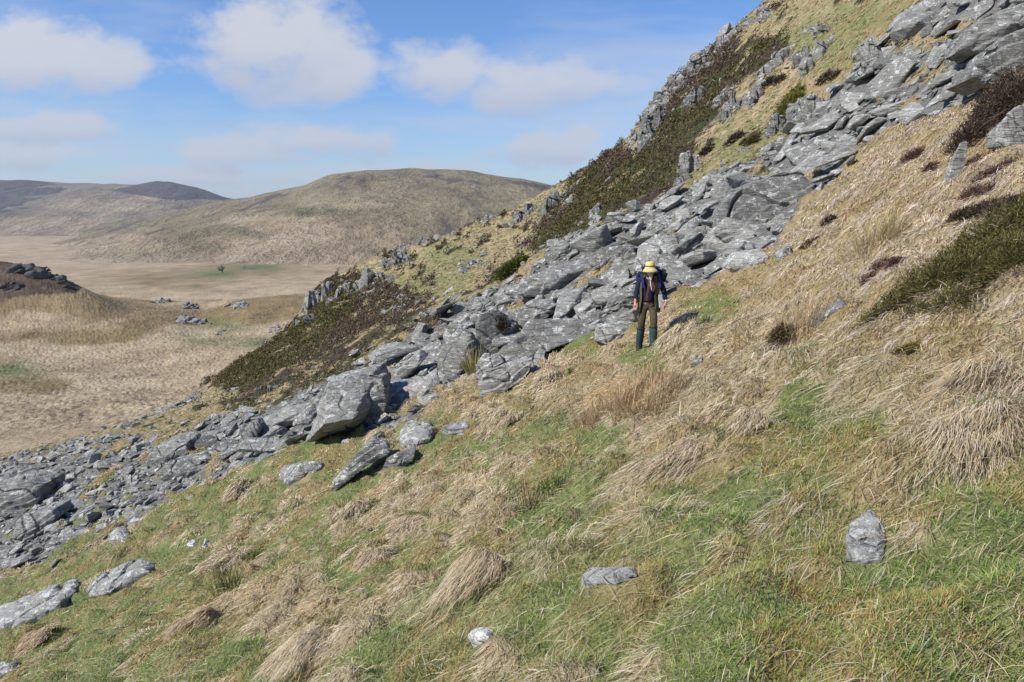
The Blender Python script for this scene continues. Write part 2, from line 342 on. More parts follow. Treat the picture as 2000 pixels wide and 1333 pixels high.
# ---------------------------------------------------------------- material helpers
class NT:
    def __init__(self, name):
        self.m = bpy.data.materials.new(name); self.m.use_nodes = True; self.nt = self.m.node_tree
        self.N = self.nt.nodes; self.L = self.nt.links; self.N.clear()
        self.out = self.N.new('ShaderNodeOutputMaterial'); self.b = self.N.new('ShaderNodeBsdfPrincipled')
        self.L.new(self.b.outputs[0], self.out.inputs[0]); self.b.inputs['Roughness'].default_value = .85
        self.b.inputs['Specular IOR Level'].default_value = .25
        self.geo = self.N.new('ShaderNodeNewGeometry')
    def put(self, s, v):
        if v is None: return
        if isinstance(v, (int, float)): s.default_value = v
        elif isinstance(v, tuple): s.default_value = v if len(v) == 4 or s.type == 'VECTOR' else (*v, 1)
        else: self.L.new(v, s)
    def math(self, op, a, b=None, c=None, clamp=False):
        n = self.N.new('ShaderNodeMath'); n.operation = op; n.use_clamp = clamp
        for i, v in enumerate((a, b, c)): self.put(n.inputs[i], v)
        return n.outputs[0]
    def mapping(self, scale=(1,1,1), rot=(0,0,0), src=None):
        n = self.N.new('ShaderNodeMapping'); n.inputs['Scale'].default_value = scale; n.inputs['Rotation'].default_value = rot
        self.L.new(src or self.geo.outputs['Position'], n.inputs[0]); return n.outputs[0]
    def noise(self, scale, detail=4, rough=.55, vec=None, dist=0):
        n = self.N.new('ShaderNodeTexNoise'); n.inputs['Scale'].default_value = scale; n.inputs['Detail'].default_value = detail
        n.inputs['Roughness'].default_value = rough; n.inputs['Distortion'].default_value = dist
        self.L.new(vec or self.geo.outputs['Position'], n.inputs['Vector']); return n.outputs['Fac']
    def vor(self, scale, vec=None, feature='F1', rand=1):
        n = self.N.new('ShaderNodeTexVoronoi'); n.feature = feature; n.inputs['Scale'].default_value = scale; n.inputs['Randomness'].default_value = rand
        self.L.new(vec or self.geo.outputs['Position'], n.inputs['Vector']); return n.outputs[0]
    def ramp(self, f, stops):
        n = self.N.new('ShaderNodeValToRGB'); cr = n.color_ramp
        while len(cr.elements) < len(stops): cr.elements.new(.5)
        for e, (p, c) in zip(cr.elements, stops):
            e.position = p; e.color = (*c, 1) if len(c) == 3 else c
        self.put(n.inputs[0], f); return n.outputs[0]
    def mix(self, f, a, b, mode='MIX'):
        n = self.N.new('ShaderNodeMix'); n.data_type = 'RGBA'; n.blend_type = mode
        self.put(n.inputs[0], f); self.put(n.inputs[6], a); self.put(n.inputs[7], b); return n.outputs[2]
    def map(self, f, a, b, c=0., d=1.):
        n = self.N.new('ShaderNodeMapRange'); n.clamp = True
        self.put(n.inputs[0], f); n.inputs[1].default_value = a; n.inputs[2].default_value = b; n.inputs[3].default_value = c; n.inputs[4].default_value = d
        return n.outputs[0]
    def attr(self, name):
        n = self.N.new('ShaderNodeAttribute'); n.attribute_name = name
        s = self.N.new('ShaderNodeSeparateColor'); self.L.new(n.outputs['Color'], s.inputs[0]); return n.outputs['Color'], s.outputs
    def bump(self, h, strength=.5, dist=.05):
        n = self.N.new('ShaderNodeBump'); n.inputs['Strength'].default_value = strength; n.inputs['Distance'].default_value = dist
        self.L.new(h, n.inputs['Height']); self.L.new(n.outputs[0], self.b.inputs['Normal'])
    def col(self, c): self.put(self.b.inputs['Base Color'], c)
def plain(name, rgb, rough=.8, var=.25, scale=30, bump=.0, spec=.25):
    t = NT(name); n = t.noise(scale, 3)
    t.col(t.mix(t.map(n, .3, .7), tuple(c*(1-var) for c in rgb), tuple(min(1, c*(1+var)) for c in rgb)))
    t.b.inputs['Roughness'].default_value = rough; t.b.inputs['Specular IOR Level'].default_value = spec
    if bump: t.bump(t.noise(scale*2, 3), .5, bump)
    return t.m
# ---------------------------------------------------------------- materials of rock and ground
def rock_mat(name='slate_rock', lichen=.62, tone=1.0, ls=1.0, lc=(.55,.55,.51)):
    t = NT(name)
    oi = t.N.new('ShaderNodeObjectInfo').outputs['Random']
    bed = t.mapping((1.0, .9, 5.5), (0, math.radians(-38), math.radians(20)))
    n1 = t.noise(.9, 5, .6); n2 = t.noise(6, 6, .65); n3 = t.noise(2.2, 6, .7, bed)
    base = t.ramp(t.math('ADD', t.math('MULTIPLY', n3, .6), t.math('MULTIPLY', n2, .4)),
                  [(.30, (.070*tone,.067*tone,.060*tone)), (.48, (.160*tone,.156*tone,.143*tone)), (.62, (.240*tone,.235*tone,.218*tone)), (.80, (.35*tone,.343*tone,.318*tone))])
    base = t.mix(t.map(n1, .35, .7, 0, .45), base, (.17,.165,.135))
    isl = t.attr('tone')[1][0]
    base = t.mix(1, base, t.ramp(isl, [(0, (.60,.60,.59)), (1, (1.32,1.32,1.30))]), 'MULTIPLY')
    l1 = t.noise(4.2*ls, 4, .6); l2 = t.noise(17*ls, 4, .7)
    lm = t.map(t.math('ADD', t.math('MULTIPLY', l1, .6), t.math('MULTIPLY', l2, .45)), lichen, lichen+.025)
    nz = t.N.new('ShaderNodeSeparateXYZ'); t.L.new(t.geo.outputs['Normal'], nz.inputs[0])
    up = t.map(nz.outputs[2], -.1, .5)
    lm = t.math('MULTIPLY', lm, t.map(up, 0, 1, .25, 1))
    base = t.mix(t.math('MULTIPLY', lm, .85), base, lc)
    y1 = t.map(t.noise(4.5*ls, 5, .7), .68, .71); base = t.mix(t.math('MULTIPLY', y1, .6), base, (.30,.29,.07))
    mo = t.math('MULTIPLY', t.map(t.noise(1.3, 5, .7), .63, .70), up); base = t.mix(t.math('MULTIPLY', mo, .75), base, (.16,.15,.035))
    t.col(base); t.b.inputs['Roughness'].default_value = .78
    cr = t.math('POWER', t.map(t.vor(1.6, bed, 'DISTANCE_TO_EDGE'), 0, .06), .5)
    h = t.math('ADD', t.math('ADD', t.math('MULTIPLY', n3, 1.0), t.math('MULTIPLY', n2, .5)), t.math('MULTIPLY', t.noise(30, 4, .7), .22))
    h = t.math('ADD', h, t.math('MULTIPLY', cr, .35))
    t.bump(h, .9, .09)
    return t.m
M_ROCK = rock_mat(lichen=.578, tone=1.5); M_STONE = rock_mat('small_lichened_stone', .545, 1.7, 6.0, (.42,.43,.40)); M_WHITE = rock_mat('white_quartz_stone', .44, 2.2, 4.0, (.72,.71,.68)); M_ROCKW = rock_mat('lichened_rock', .555, 1.7); M_CRAG = rock_mat('crag_rock', .575, 1.2); M_DARK = rock_mat('dark_heathery_rock', .68, .42)

def hill_mat():
    t = NT('hillside_turf'); _, z = t.attr('zone'); _, z2 = t.attr('zone2')
    pos = t.geo.outputs['Position']
    st = t.mapping((1, .55, .8), (0, 0, math.radians(25)))
    n1 = t.noise(1.1, 5, .6, st); n2 = t.noise(5.5, 5, .7, st); n3 = t.noise(26, 4, .7, st); nb = t.noise(.14, 5, .65)
    straw = t.ramp(t.math('ADD', t.math('MULTIPLY', n2, .55), t.math('MULTIPLY', n3, .45)), [(.30, (.16,.115,.06)), (.45, (.32,.25,.145)), (.58, (.44,.36,.22)), (.75, (.56,.47,.32))])
    straw = t.mix(t.map(nb, .40, .62, 0, .55), straw, (.25,.20,.075))
    green = t.ramp(t.math('ADD', t.math('MULTIPLY', n2, .5), t.math('MULTIPLY', n3, .5)), [(.32, (.07,.09,.03)), (.5, (.16,.18,.06)), (.7, (.27,.28,.11))])
    moss = t.ramp(n3, [(.3, (.14,.09,.03)), (.6, (.30,.21,.08)), (.8, (.40,.32,.14))])
    c = t.mix(t.math('MULTIPLY', z[0], t.map(z2[1], 0, 1, 1, .7)), straw, green); c = t.mix(t.math('MULTIPLY', z2[0], .5), c, moss)
    hb = t.noise(.25, 4, .6)
    hea = t.mix(t.map(hb, .42, .56), (.065,.042,.03), (.055,.06,.02))
    c = t.mix(z[2], c, hea)
    nr = t.noise(9, 5, .7)
    c = t.mix(z[1], c, t.ramp(nr, [(.3, (.07,.068,.06)), (.5, (.16,.155,.14)), (.75, (.30,.29,.26))]))
    # small bare stones showing on the spur
    sp = t.math('MULTIPLY', t.map(t.noise(.9, 5, .75), .66, .70), z2[1])
    c = t.mix(sp, c, (.22,.22,.21))
    t.col(c)
    h = t.math('ADD', t.math('MULTIPLY', n2, .6), t.math('MULTIPLY', n3, .4)); h = t.math('ADD', h, t.math('MULTIPLY', t.noise(1.8, 5, .7, st), 1.2))
    t.bump(h, 1.0, .16)
    return t.m
M_HILL = hill_mat()

def moor_mat():
    t = NT('moor_grass'); _, z = t.attr('zone'); px = t.geo.outputs['Position']
    st = t.mapping((1, .7, 1))
    n0 = t.noise(.010, 6, .65); n1 = t.noise(.05, 5, .65, st); n2 = t.noise(.35, 5, .7); n3 = t.noise(1.1, 4, .7)
    f = t.math('ADD', t.math('MULTIPLY', n1, .45), t.math('MULTIPLY', n2, .30)); f = t.math('ADD', f, t.math('MULTIPLY', n3, .25))
    pink = t.ramp(f, [(.36, (.16,.115,.065)), (.47, (.31,.235,.14)), (.56, (.42,.33,.21)), (.7, (.52,.42,.29))])
    olive = t.ramp(f, [(.36, (.09,.066,.032)), (.5, (.20,.145,.065)), (.65, (.32,.24,.12))])
    c = t.mix(z[0], pink, olive)
    c = t.mix(z[1], c, t.ramp(n2, [(.35, (.04,.065,.018)), (.6, (.10,.14,.035)), (.8, (.20,.22,.07))]))
    c = t.mix(z[2], c, t.ramp(n2, [(.35, (.035,.026,.018)), (.5, (.075,.055,.035)), (.62, (.12,.085,.05)), (.75, (.17,.15,.12))]))
    t.col(c)
    t.bump(t.math('ADD', n3, t.math('MULTIPLY', n2, 1.0)), 1.0, .5)
    return t.m
M_MOOR = moor_mat()
def far_mat(name, dark, mid, pale, rocky=.62, sc=1.0):
    t = NT(name); _, z = t.attr('zone')
    st = t.mapping((1, .5, 1.6), (0, 0, math.radians(-20)))
    n0 = t.noise(.0022*sc, 6, .6); n1 = t.noise(.008*sc, 7, .68, st); n2 = t.noise(.04*sc, 6, .72, st)
    f = t.math('ADD', t.math('MULTIPLY', n1, .55), t.math('MULTIPLY', n2, .45))
    c = t.ramp(f, [(.34, dark), (.50, mid), (.70, pale)])
    c = t.mix(t.map(z[0], 0, 1), c, t.ramp(f, [(.36, (.20,.145,.085)), (.47, (.31,.235,.14)), (.56, (.41,.325,.205)), (.7, (.50,.405,.275))]))
    rk = t.map(t.math('ADD', t.math('MULTIPLY', n1, .5), t.math('MULTIPLY', t.noise(.02*sc, 6, .75), .5)), rocky, rocky+.05)
    c = t.mix(t.math('MULTIPLY', rk, .7), c, (.075,.065,.055))
    c = t.mix(z[1], c, (.10,.12,.035)); c = t.mix(z[2], c, t.ramp(f, [(.4, (.05,.045,.045)), (.6, (.09,.075,.065))]))
    t.col(c); t.bump(t.math('ADD', t.math('MULTIPLY', n1, 2.0), n2), 1.0, 24/sc)
    return t.m
M_FAR1 = far_mat('far_moor_grass', (.125,.098,.052), (.25,.20,.11), (.38,.31,.19))
M_FAR2 = far_mat('farther_moor_grass', (.12,.10,.07), (.24,.20,.125), (.34,.28,.19), .56, .7)

def blade_mat(name, trans=.35):
    t = NT(name); c, _ = t.attr('tint')
    t.N.remove(t.b); d = t.N.new('ShaderNodeBsdfDiffuse'); tr = t.N.new('ShaderNodeBsdfTranslucent'); mx = t.N.new('ShaderNodeMixShader')
    t.L.new(c, d.inputs[0]); t.L.new(c, tr.inputs[0]); mx.inputs[0].default_value = trans
    t.L.new(d.outputs[0], mx.inputs[1]); t.L.new(tr.outputs[0], mx.inputs[2]); t.L.new(mx.outputs[0], t.out.inputs[0])
    return t.m
M_BLADE = blade_mat('grass_blades'); M_LEAF = blade_mat('shrub_leaves', .25)

# ---------------------------------------------------------------- hillside mesh
def build_hillside():
    nr, nc = 900, 760
    t = np.linspace(math.log(4-2.2), math.log(4+235), nr); s = np.linspace(-1.25, 1.25, nc)
    # denser across the visible field
    s = np.sign(s)*(np.abs(s)/1.25)**1.25*1.25
    T, S = np.meshgrid(t, s, indexing='ij')
    Y = np.exp(T)-4; X = S*(Y+4)
    Z = A_full(X.ravel(), Y.ravel()); X = X.ravel(); Y = Y.ravel()
    co = np.stack([X, Y, Z], 1)
    me = np_mesh('hillside', co, grid_quads(nr, nc), smooth=True)
    rock, heath, green, moss = zones(X, Y)
    vcol(me, 'zone', np.stack([green, rock, heath], 1)); vcol(me, 'zone2', np.stack([moss, (Y > 28)*1.0, 0*Y], 1))
    tag(link('hillside', me, M_HILL), 'steep grassy hillside falling away to the left', 'hillside', kind='structure')
build_hillside()

B_ROWS = [
 (40, [(-1500,1300),(0,1150),(1000,1150),(3000,1150)]),
 (60, [(-1500,1050),(0,935),(400,910),(1000,900),(3000,900)]),
 (78, [(-1500,930),(0,868),(200,860),(400,840),(1000,830),(3000,830)]),
 (120,[(-1500,820),(0,795),(300,797),(600,800),(1000,800),(3000,800)]),
 (200,[(-1500,690),(0,696),(300,706),(500,690),(700,660),(1000,640),(3000,600)]),
 (245,[(-1500,560),(-300,600),(0,622),(150,632),(400,650),(600,640),(3000,560)]),
 (275,[(-1500,430),(-300,490),(0,511),(50,519),(75,527),(100,536),(130,548),(160,563),(250,606),(400,628),(480,612),(600,610),(3000,560)]),
 (330,[(-1500,480),(-300,540),(0,555),(160,574),(250,586),(350,592),(420,588),(500,583),(600,575),(3000,550)]),
 (450,[(-1500,560),(0,598),(600,604),(3000,600)]),
 (700,[(-1500,549),(1000,549),(3000,549)]),
 (1000,[(-1500,514),(1000,514),(3000,514)]),
 (1600,[(-1500,481),(1000,481),(3000,481)]),
 (2500,[(-1500,459),(1000,459),(3000,459)]),
 (8000,[(-1500,432),(1000,432),(3000,432)]),
]
TB = Table(B_ROWS, 4)
def B_z(x, y): 
    z = TB.v(np.clip(x/y, -2.2, 2.2), y)*y
    n = sstep(70, 110, y)*(1-sstep(420, 800, y))
    kn = np.where((y > 230) & (y < 420), 1., 0.)
    lump = .42*np.abs(perlin(x*.75, y*.45, 71)) + .35*np.maximum(0, perlin(x*.3, y*.3, 72)) + .5*fbm(x*.1, y*.1, 3, 73)
    return z + n*lump + n*1.1*fbm(x*.03, y*.03, 4, 74) + sstep(400, 900, y)*2.0*fbm(x*.006, y*.006, 4, 75)
def build_moor():
    nr, nc = 820, 900
    t = np.concatenate([np.linspace(math.log(42), math.log(420), 620), np.linspace(math.log(424), math.log(9000), 200)])
    u = np.concatenate([np.linspace(-2.1, -.85, 60)[:-1], np.linspace(-.85, -.18, 681), np.linspace(-.18, 2.1, 161)[1:]])
    nc = len(u); nr = len(t)
    T, U = np.meshgrid(t, u, indexing='ij'); Y = np.exp(T).ravel(); X = U.ravel()*Y
    Z = B_z(X, Y)
    me = np_mesh('moor', np.stack([X, Y, Z], 1), grid_quads(nr, nc), smooth=True)
    px, py = proj(X, Y, Z)
    n = fbm(X*.02, Y*.012, 4, 81); n2 = fbm(X*.06, Y*.04, 3, 82)
    olive = sstep(-.02, .22, n + .35*blob(px, py, [(250,600,250,30),(120,660,160,18),(500,590,120,30),(100,760,80,25),(330,730,90,10)]) - .35*blob(px, py, [(250,720,200,60),(100,830,150,50),(350,660,90,20)]) - .05)
    olive = np.where(Y > 420, olive*.55*sstep(.0,.2,fbm(X*.004, Y*.002, 4, 86)), olive)
    olive = np.maximum(olive, .9*blob(px, py, [(310,545,120,16),(480,530,120,12),(370,560,60,8)])*(Y > 420))
    olive = np.maximum(olive, .8*inpoly(px+20*n2, py+10*n2, [(-900,400),(0,505),(160,560),(300,600),(200,625),(0,600),(-900,600)])*(Y < 420))
    gr = blob(px, py, [(20,725,55,18),(10,728,45,14),(400,660,50,14),(500,672,60,14),(440,640,40,12)])*(.6+.8*n2)*(Y < 420)
    gr = np.maximum(gr, .75*blob(px, py, [(420,537,45,7),(500,522,60,6)])*(Y > 450))
    gr = np.clip(gr*1.1, 0, 1)
    rk = inpoly(px+12*n2, py+6*n2, [(-900,380),(-300,470),(0,500),(60,512),(165,560),(150,572),(60,574),(0,588),(-900,560)])*1.0*(Y < 420)
    vcol(me, 'zone', np.stack([olive, gr, rk], 1))
    tag(link('moor', me, M_MOOR), 'pale tussocky moorland filling the valley floor', 'moorland', kind='structure')
build_moor()

def hill_surface(sky, Yc, Yn, Yf, u0, u1, nu, nr, mat, name, label, seed, zonef, zb=-70):
    """a rounded hill: crest line given by its skyline at distance Yc, foot at Yn, back at Yf"""
    p = np.array(sky, float); su, sv = pix(p[:,0], p[:,1])
    u = np.linspace(u0, u1, nu); zc = np.interp(u, su, sv)*Yc
    k = np.exp(-.5*(np.arange(-9,10)/3.)**2); k /= k.sum(); zc = np.convolve(np.pad(zc, 9, 'edge'), k, 'valid')
    t = np.linspace(0, 1, nr); Y = np.where(t < .7, Yn+(Yc-Yn)*t/.7, Yc+(Yf-Yc)*(t-.7)/.3)
    YY, UU = np.meshgrid(Y, u, indexing='ij'); f = np.where(YY < Yc, (YY-Yn)/(Yc-Yn), 1-(YY-Yc)/(Yf-Yc))
    f = np.clip(f, 0, 1); f = np.where(YY < Yc, 1-(1-f)**1.25, f**.7)
    X = (UU*YY).ravel(); Yr = YY.ravel()
    g = sstep(0, .25, f.ravel())*(1-.93*sstep(.80, 1.0, f.ravel()))
    sc = 1000./Yc
    Z = zb + (zc[None,:]-zb).repeat(nr, 0).ravel()*f.ravel() - 4*(f.ravel() <= 0)
    Z = Z + g*(34/sc*.5*fbm(X*.0035*sc, Yr*.0022*sc, 5, seed) + 20/sc*.5*np.abs(fbm(X*.012*sc, Yr*.009*sc, 4, seed+9))) + 2.2/sc*.5*fbm(X*.03*sc, Yr*.03*sc, 3, seed+5)
    me = np_mesh(name, np.stack([X, Yr, Z], 1), grid_quads(nr, nu), smooth=True)
    px, py = proj(X, Yr, Z)
    vcol(me, 'zone', zonef(px, py, X, Yr))
    tag(link(name, me, mat), label, 'hill', kind='structure')
def z1(px, py, X, Y):
    n = fbm(X*.004, Y*.003, 4, 93)
    pale = sstep(.0, .35, n*.8 + blob(px+30*n, py+16*n, [(560,440,110,24),(700,470,160,20),(850,500,200,20),(680,400,70,10),(450,470,60,14),(640,500,200,18),(200,480,200,16)]) - .30)
    pale = np.maximum(pale, sstep(478, 515, py+20*n)); dkp = .75*sstep(.18, .34, fbm(X*.006+9, Y*.0035, 4, 97))*(py < 480)
    return np.stack([pale, .5*sstep(.15,.4,fbm(X*.003+5,Y*.002,4,99))*(1-pale), dkp*(1-pale)], 1)
def z2(px, py, X, Y):
    n = fbm(X*.0015, Y*.001, 4, 94); jn = fbm(X*.004, Y*.003, 4, 98)*60
    pale = sstep(.1, .4, n + blob(px, py, [(60,440,90,12),(330,385,90,8),(200,400,80,10)]) - .1)
    gr = .6*sstep(.2, .5, fbm(X*.002+4, Y*.0015, 3, 96) + blob(px, py, [(250,440,60,14)]) - .2)
    dk = inpoly(px+jn, py+jn*.4, [(-600,340),(0,345),(110,352),(60,385),(20,410),(-600,430)]) | inpoly(px+jn*.7, py+jn*.15, [(215,372),(300,350),(380,355),(460,392),(340,392),(260,380)])
    return np.stack([pale, gr, dk*.85], 1)
hill_surface([(-400,520),(-100,500),(100,478),(200,452),(300,424),(380,404),(440,390),(480,387),(520,377),(560,369),(600,361),(625,348),(650,341),(690,336),(740,333),(790,330),(800,327),(812,330),(850,331),(900,332),(925,334),(940,339),(980,345),(1020,350),(1050,357),(1080,363),(1300,400),(1700,430),(2300,470)],
             2100, 950, 3300, -1.05, 1.3, 900, 420, M_FAR1, 'distant_hill', 'broad brown hill rising beyond the valley', 101, z1)
hill_surface([(-900,330),(-200,348),(0,352),(60,354),(120,358),(180,358),(240,363),(285,362),(295,357),(330,358),(370,365),(410,376),(440,388),(520,400),(700,410),(1300,430),(2300,450)],
             4300, 2300, 6000, -1.2, 1.2, 700, 300, M_FAR2, 'far_hill', 'low grey-brown hill on the far left horizon', 131, z2, -68)
# ---------------------------------------------------------------- rocks
BED = Vector((math.sin(math.radians(-32)), .18, math.cos(math.radians(-32)))).normalized()   # normal of the slate cleavage
def hull_bm(pts):
    bm = bmesh.new()
    for p in pts: bm.verts.new(p)
    r = bmesh.ops.convex_hull(bm, input=list(bm.verts))
    bmesh.ops.delete(bm, geom=list({g for g in r['geom_interior'] if isinstance(g, bmesh.types.BMVert)}), context='VERTS')
    loose = [v for v in bm.verts if not v.link_faces]
    if loose: bmesh.ops.delete(bm, geom=loose, context='VERTS')
    bmesh.ops.recalc_face_normals(bm, faces=bm.faces)
    return bm
def remesh(name, bm, vox):
    me = bpy.data.meshes.new('tmp'); bm.to_mesh(me); bm.free()
    o = bpy.data.objects.new('tmp', me); COL.objects.link(o)
    m = o.modifiers.new('r', 'REMESH'); m.mode = 'VOXEL'; m.voxel_size = vox; m.adaptivity = 0
    dg = bpy.context.evaluated_depsgraph_get(); dg.update()
    me2 = bpy.data.meshes.new_from_object(o.evaluated_get(dg)); bpy.data.objects.remove(o); bpy.data.meshes.remove(me)
    me2.name = name; return me2
def chisel(me, size, bed=BED, seed=0, amp=1.0, crack=1.0, ledge=1.0):
    n = len(me.vertices); co = np.empty(n*3, np.float32); me.vertices.foreach_get('co', co); co = co.reshape(-1,3).astype(float)
    no = np.empty(n*3, np.float32); me.vertices.foreach_get('normal', no); no = no.reshape(-1,3)
    p = co/size + seed*3.7; b = np.array(bed)
    q = p @ b
    side = 1-np.abs(no @ b)                                     # ledges show on faces that cut the bedding
    w = q*7 + .9*perlin3(p*1.6, seed)
    saw = (w-np.floor(w)); saw = np.where(saw > .8, (1-saw)/.2, saw/.8)
    cells = perlin3(p*3.1, seed+4)
    big = perlin3(p*1.5, seed+7)
    d = .019*ledge*side*(saw-.5)*1.6*(.4+.9*np.clip(perlin3(p*.8, seed+21)+.5,0,1)) + .038*big + .022*np.sign(cells)*np.sqrt(np.abs(cells)) + .012*perlin3(p*9, seed+11)
    cr = np.abs(perlin3(p*1.9, seed+15)); d = d - crack*.055*np.clip(1-cr/.05, 0, 1)
    co = co + no*(d*size*amp)[:,None]
    me.vertices.foreach_set('co', co.astype(np.float32).ravel()); me.update()
    me.polygons.foreach_set('use_smooth', np.zeros(len(me.polygons), bool))
    r = random.Random(seed).uniform(.15, .85)
    vcol(me, 'tone', np.full((n,3), r))
def slab_pts(r, ex=(1,.62,.26)):
    n = r.randint(11, 17); P = []
    for i in range(n):
        v = Vector((r.gauss(0,1), r.gauss(0,1), r.gauss(0,1))).normalized()
        v = Vector([math.copysign(abs(c)**.42, c) for c in v]); k = r.uniform(.7, 1)
        P.append(Vector((v.x*ex[0]*k, v.y*ex[1]*k, v.z*ex[2]*r.uniform(.75,1)))*.5)
    return P
VAR = []; LOW = []
for i in range(26):
    r = random.Random(100+i); ex = [(1,.62,.17),(1,.75,.26),(1,.5,.22),(1,.8,.42),(1,.55,.13)][i % 5]
    bm = hull_bm(slab_pts(r, ex)); me = remesh('scree_block', bm, .021)
    chisel(me, 1.0, Vector((.1,.05,1)).normalized(), i+1, .34); me.materials.append(M_ROCK); VAR.append(me)
for i in range(24):
    r = random.Random(300+i); ex = [(1,.6,.2),(1,.8,.3),(1,.5,.25),(1,.85,.5)][i % 4]
    bm = hull_bm(slab_pts(r, ex)); bmesh.ops.triangulate(bm, faces=bm.faces); bm.verts.index_update()
    LOW.append((np.array([v.co[:] for v in bm.verts]), np.array([[v.index for v in f.verts] for f in bm.faces]))); bm.free()

HERO_POLY = []; HERO_FOOT = []                                                   # photo-space extents already filled by a modelled rock
def hero(name, label, outline, Y=None, thick=.8, lean=.5, bulge=.15, mat=None, dy=None, bed=BED, seed=None, amp=1.0, crack=1.0, ledge=1.0, cat='rock', group=None, f=None, sink=.12, res=46, off=0., drape=0, frags=0, litter=0):
    xs = [p[0] for p in outline]; ys = [p[1] for p in outline]
    cx = (min(xs)+max(xs))/2; bot = max(ys); top = min(ys)
    Yh = hit(cx, bot-2, f=f or A_full)
    if Y is None or Y < 30: Y = Yh + off
    H = (bot-top)/FPX*Y; W = (max(xs)-min(xs))/FPX*Y; size = max(H, W)
    P = []
    c = at(cx, (top+bot)/2, Y)
    for i, (x, y) in enumerate(outline):
        h = (bot-y)/FPX*Y
        d = lean*h + (dy[i] if dy else 0)
        p = at(x, y, Y+d)
        if y > bot-.22*(bot-top): p.z -= sink*H + .03
        P.append(p)
    cen = sum(P, Vector())/len(P)
    back = [cen + (p-cen)*.80 + Vector((0, thick, -.12*H if p.z < cen.z else -.02*H)) for p in P]
    front = [cen + Vector((0, -bulge*size, .0))]
    gf = f or A_base
    for p in back + front:
        p.z = min(p.z, float(gf(np.array([p.x]), np.array([p.y]))[0]) + .75*H)
    pts = P + back + (front if bulge > 0 else [])
    o = Vector((cen.x, cen.y, min(p.z for p in P)))
    s = seed if seed is not None else int(cx*7+bot) % 997
    r = random.Random(s)
    if drape:                                            # lies on the turf: follows the ground under it
        P = [at(x, y, hit(x, y, ymin=90., ymax=345., f=f) if f else hit(x, y, f=A_full)) for x, y in outline]; P = [p+Vector((0,0,.008)) for p in P]; cen = sum(P, Vector())/len(P); size = max((p-cen).length for p in P)*2
        up_ = Vector((-.35, -.05, .93)); pts = [p+up_*drape*r.uniform(.1, .5) for p in P] + [cen+(p-cen)*.82+up_*drape*r.uniform(.7, 1.3) for p in P] + [cen+(p-cen)*.9-up_*(.15+drape) for p in P]
        o = cen.copy(); Y = cen.y
    if frags:                                            # broken bedrock: many leaning plates fused together
        bm = bmesh.new(); W_ = W; n_ = 0; xs_ = np.linspace(.12, .88, frags)
        for k in range(frags):
            for _ in range(40):
                qx = min(xs)+(max(xs)-min(xs))*min(max(xs_[k]+r.uniform(-.12, .12), .05), .95); qy = r.uniform(top+.1*(bot-top), bot-.3*(bot-top))
                if inpoly(np.array([qx]), np.array([qy]), outline)[0]: break
            hh = (bot-qy)/FPX*Y; base = at(qx, bot, Y+lean*hh*.8+r.uniform(-.1, .3)*thick)
            tp = at(qx+r.uniform(-.1,.1)*(max(xs)-min(xs)), max(qy-r.uniform(-.1,.2)*(bot-top), top), base.y)
            ww = W_*r.uniform(.22, .42); dd = thick*r.uniform(.25, .5); yaw = r.uniform(-.7, .7); ax = Vector((math.cos(yaw), math.sin(yaw), r.uniform(-.3,.5))); ay = Vector((-math.sin(yaw), math.cos(yaw), 0))
            q = []
            for b_, sc_ in ((base-Vector((0,0,.25*H)), 1.15), (base*.5+tp*.5, r.uniform(.85,1.15)), (tp, r.uniform(.35, .8))):
                for sx_ in (-1, 1):
                    for sy_ in (-1, 1): q.append(b_ + ax*ww*.5*sx_*sc_*r.uniform(.7,1.1) + ay*dd*.5*sy_*sc_*r.uniform(.7,1.1) + Vector((0,0,r.uniform(-.05,.05)*H)) - o)
            b2 = hull_bm(q); t_ = bpy.data.meshes.new('t'); b2.to_mesh(t_); b2.free(); bm.from_mesh(t_); bpy.data.meshes.remove(t_)
        core = hull_bm([(p-o-Vector((0,0,.1*H)))*1.0 if p not in front else (p-o) for p in [cen+(p-cen)*.93+Vector((0,.10*thick,-.07*H)) for p in P+back]]); t_ = bpy.data.meshes.new('t'); core.to_mesh(t_); core.free(); bm.from_mesh(t_); bpy.data.meshes.remove(t_)
    elif litter:                                         # low broken rocks showing through the turf
        bm = bmesh.new(); fl_ = []
        for k in range(litter):
            for _ in range(60):
                qx = r.uniform(min(xs), max(xs)); qy = r.uniform(top, bot)
                if inpoly(np.array([qx]), np.array([qy]), outline)[0]: break
            b_ = at(qx, qy, hit(qx, qy, ymin=90., ymax=345., f=f)); s_ = size*r.uniform(.10, .26)
            if abs(b_.y-Y) > 14: b_ = at(qx, bot-2, Y+r.uniform(-2, 6)); b_.z = float(f(np.array([b_.x]), np.array([b_.y]))[0])
            fl_.append(b_-o)
            q = [b_-o+Vector((v.x*s_*1.6, v.y*s_*1.6, v.z*s_*1.5+v.x*s_*.5)) for v in slab_pts(r, (1,.8,.55))]
            b2 = hull_bm(q); t_ = bpy.data.meshes.new('t'); b2.to_mesh(t_); b2.free(); bm.from_mesh(t_); bpy.data.meshes.remove(t_)
        b2 = hull_bm([p_+Vector((dx_, 0, -dz_)) for p_ in fl_ for dx_, dz_ in ((.5,.3),(-.5,.3),(0,2.))]); t_ = bpy.data.meshes.new('t'); b2.to_mesh(t_); b2.free(); bm.from_mesh(t_); bpy.data.meshes.remove(t_)
    else: bm = hull_bm([p-o for p in pts])
    me = remesh(name, bm, max(size/(110 if drape and size < .6 else res), .003 if drape else .012))
    chisel(me, size, bed, s, amp, crack, ledge); me.materials.append(mat or M_ROCK)
    ob = link(name, me, None, loc=o); tag(ob, label, cat, group, 'thing'); HERO_FOOT.append((min(xs), top, max(xs), bot, Y)); HERO_POLY.append(outline)
    return ob
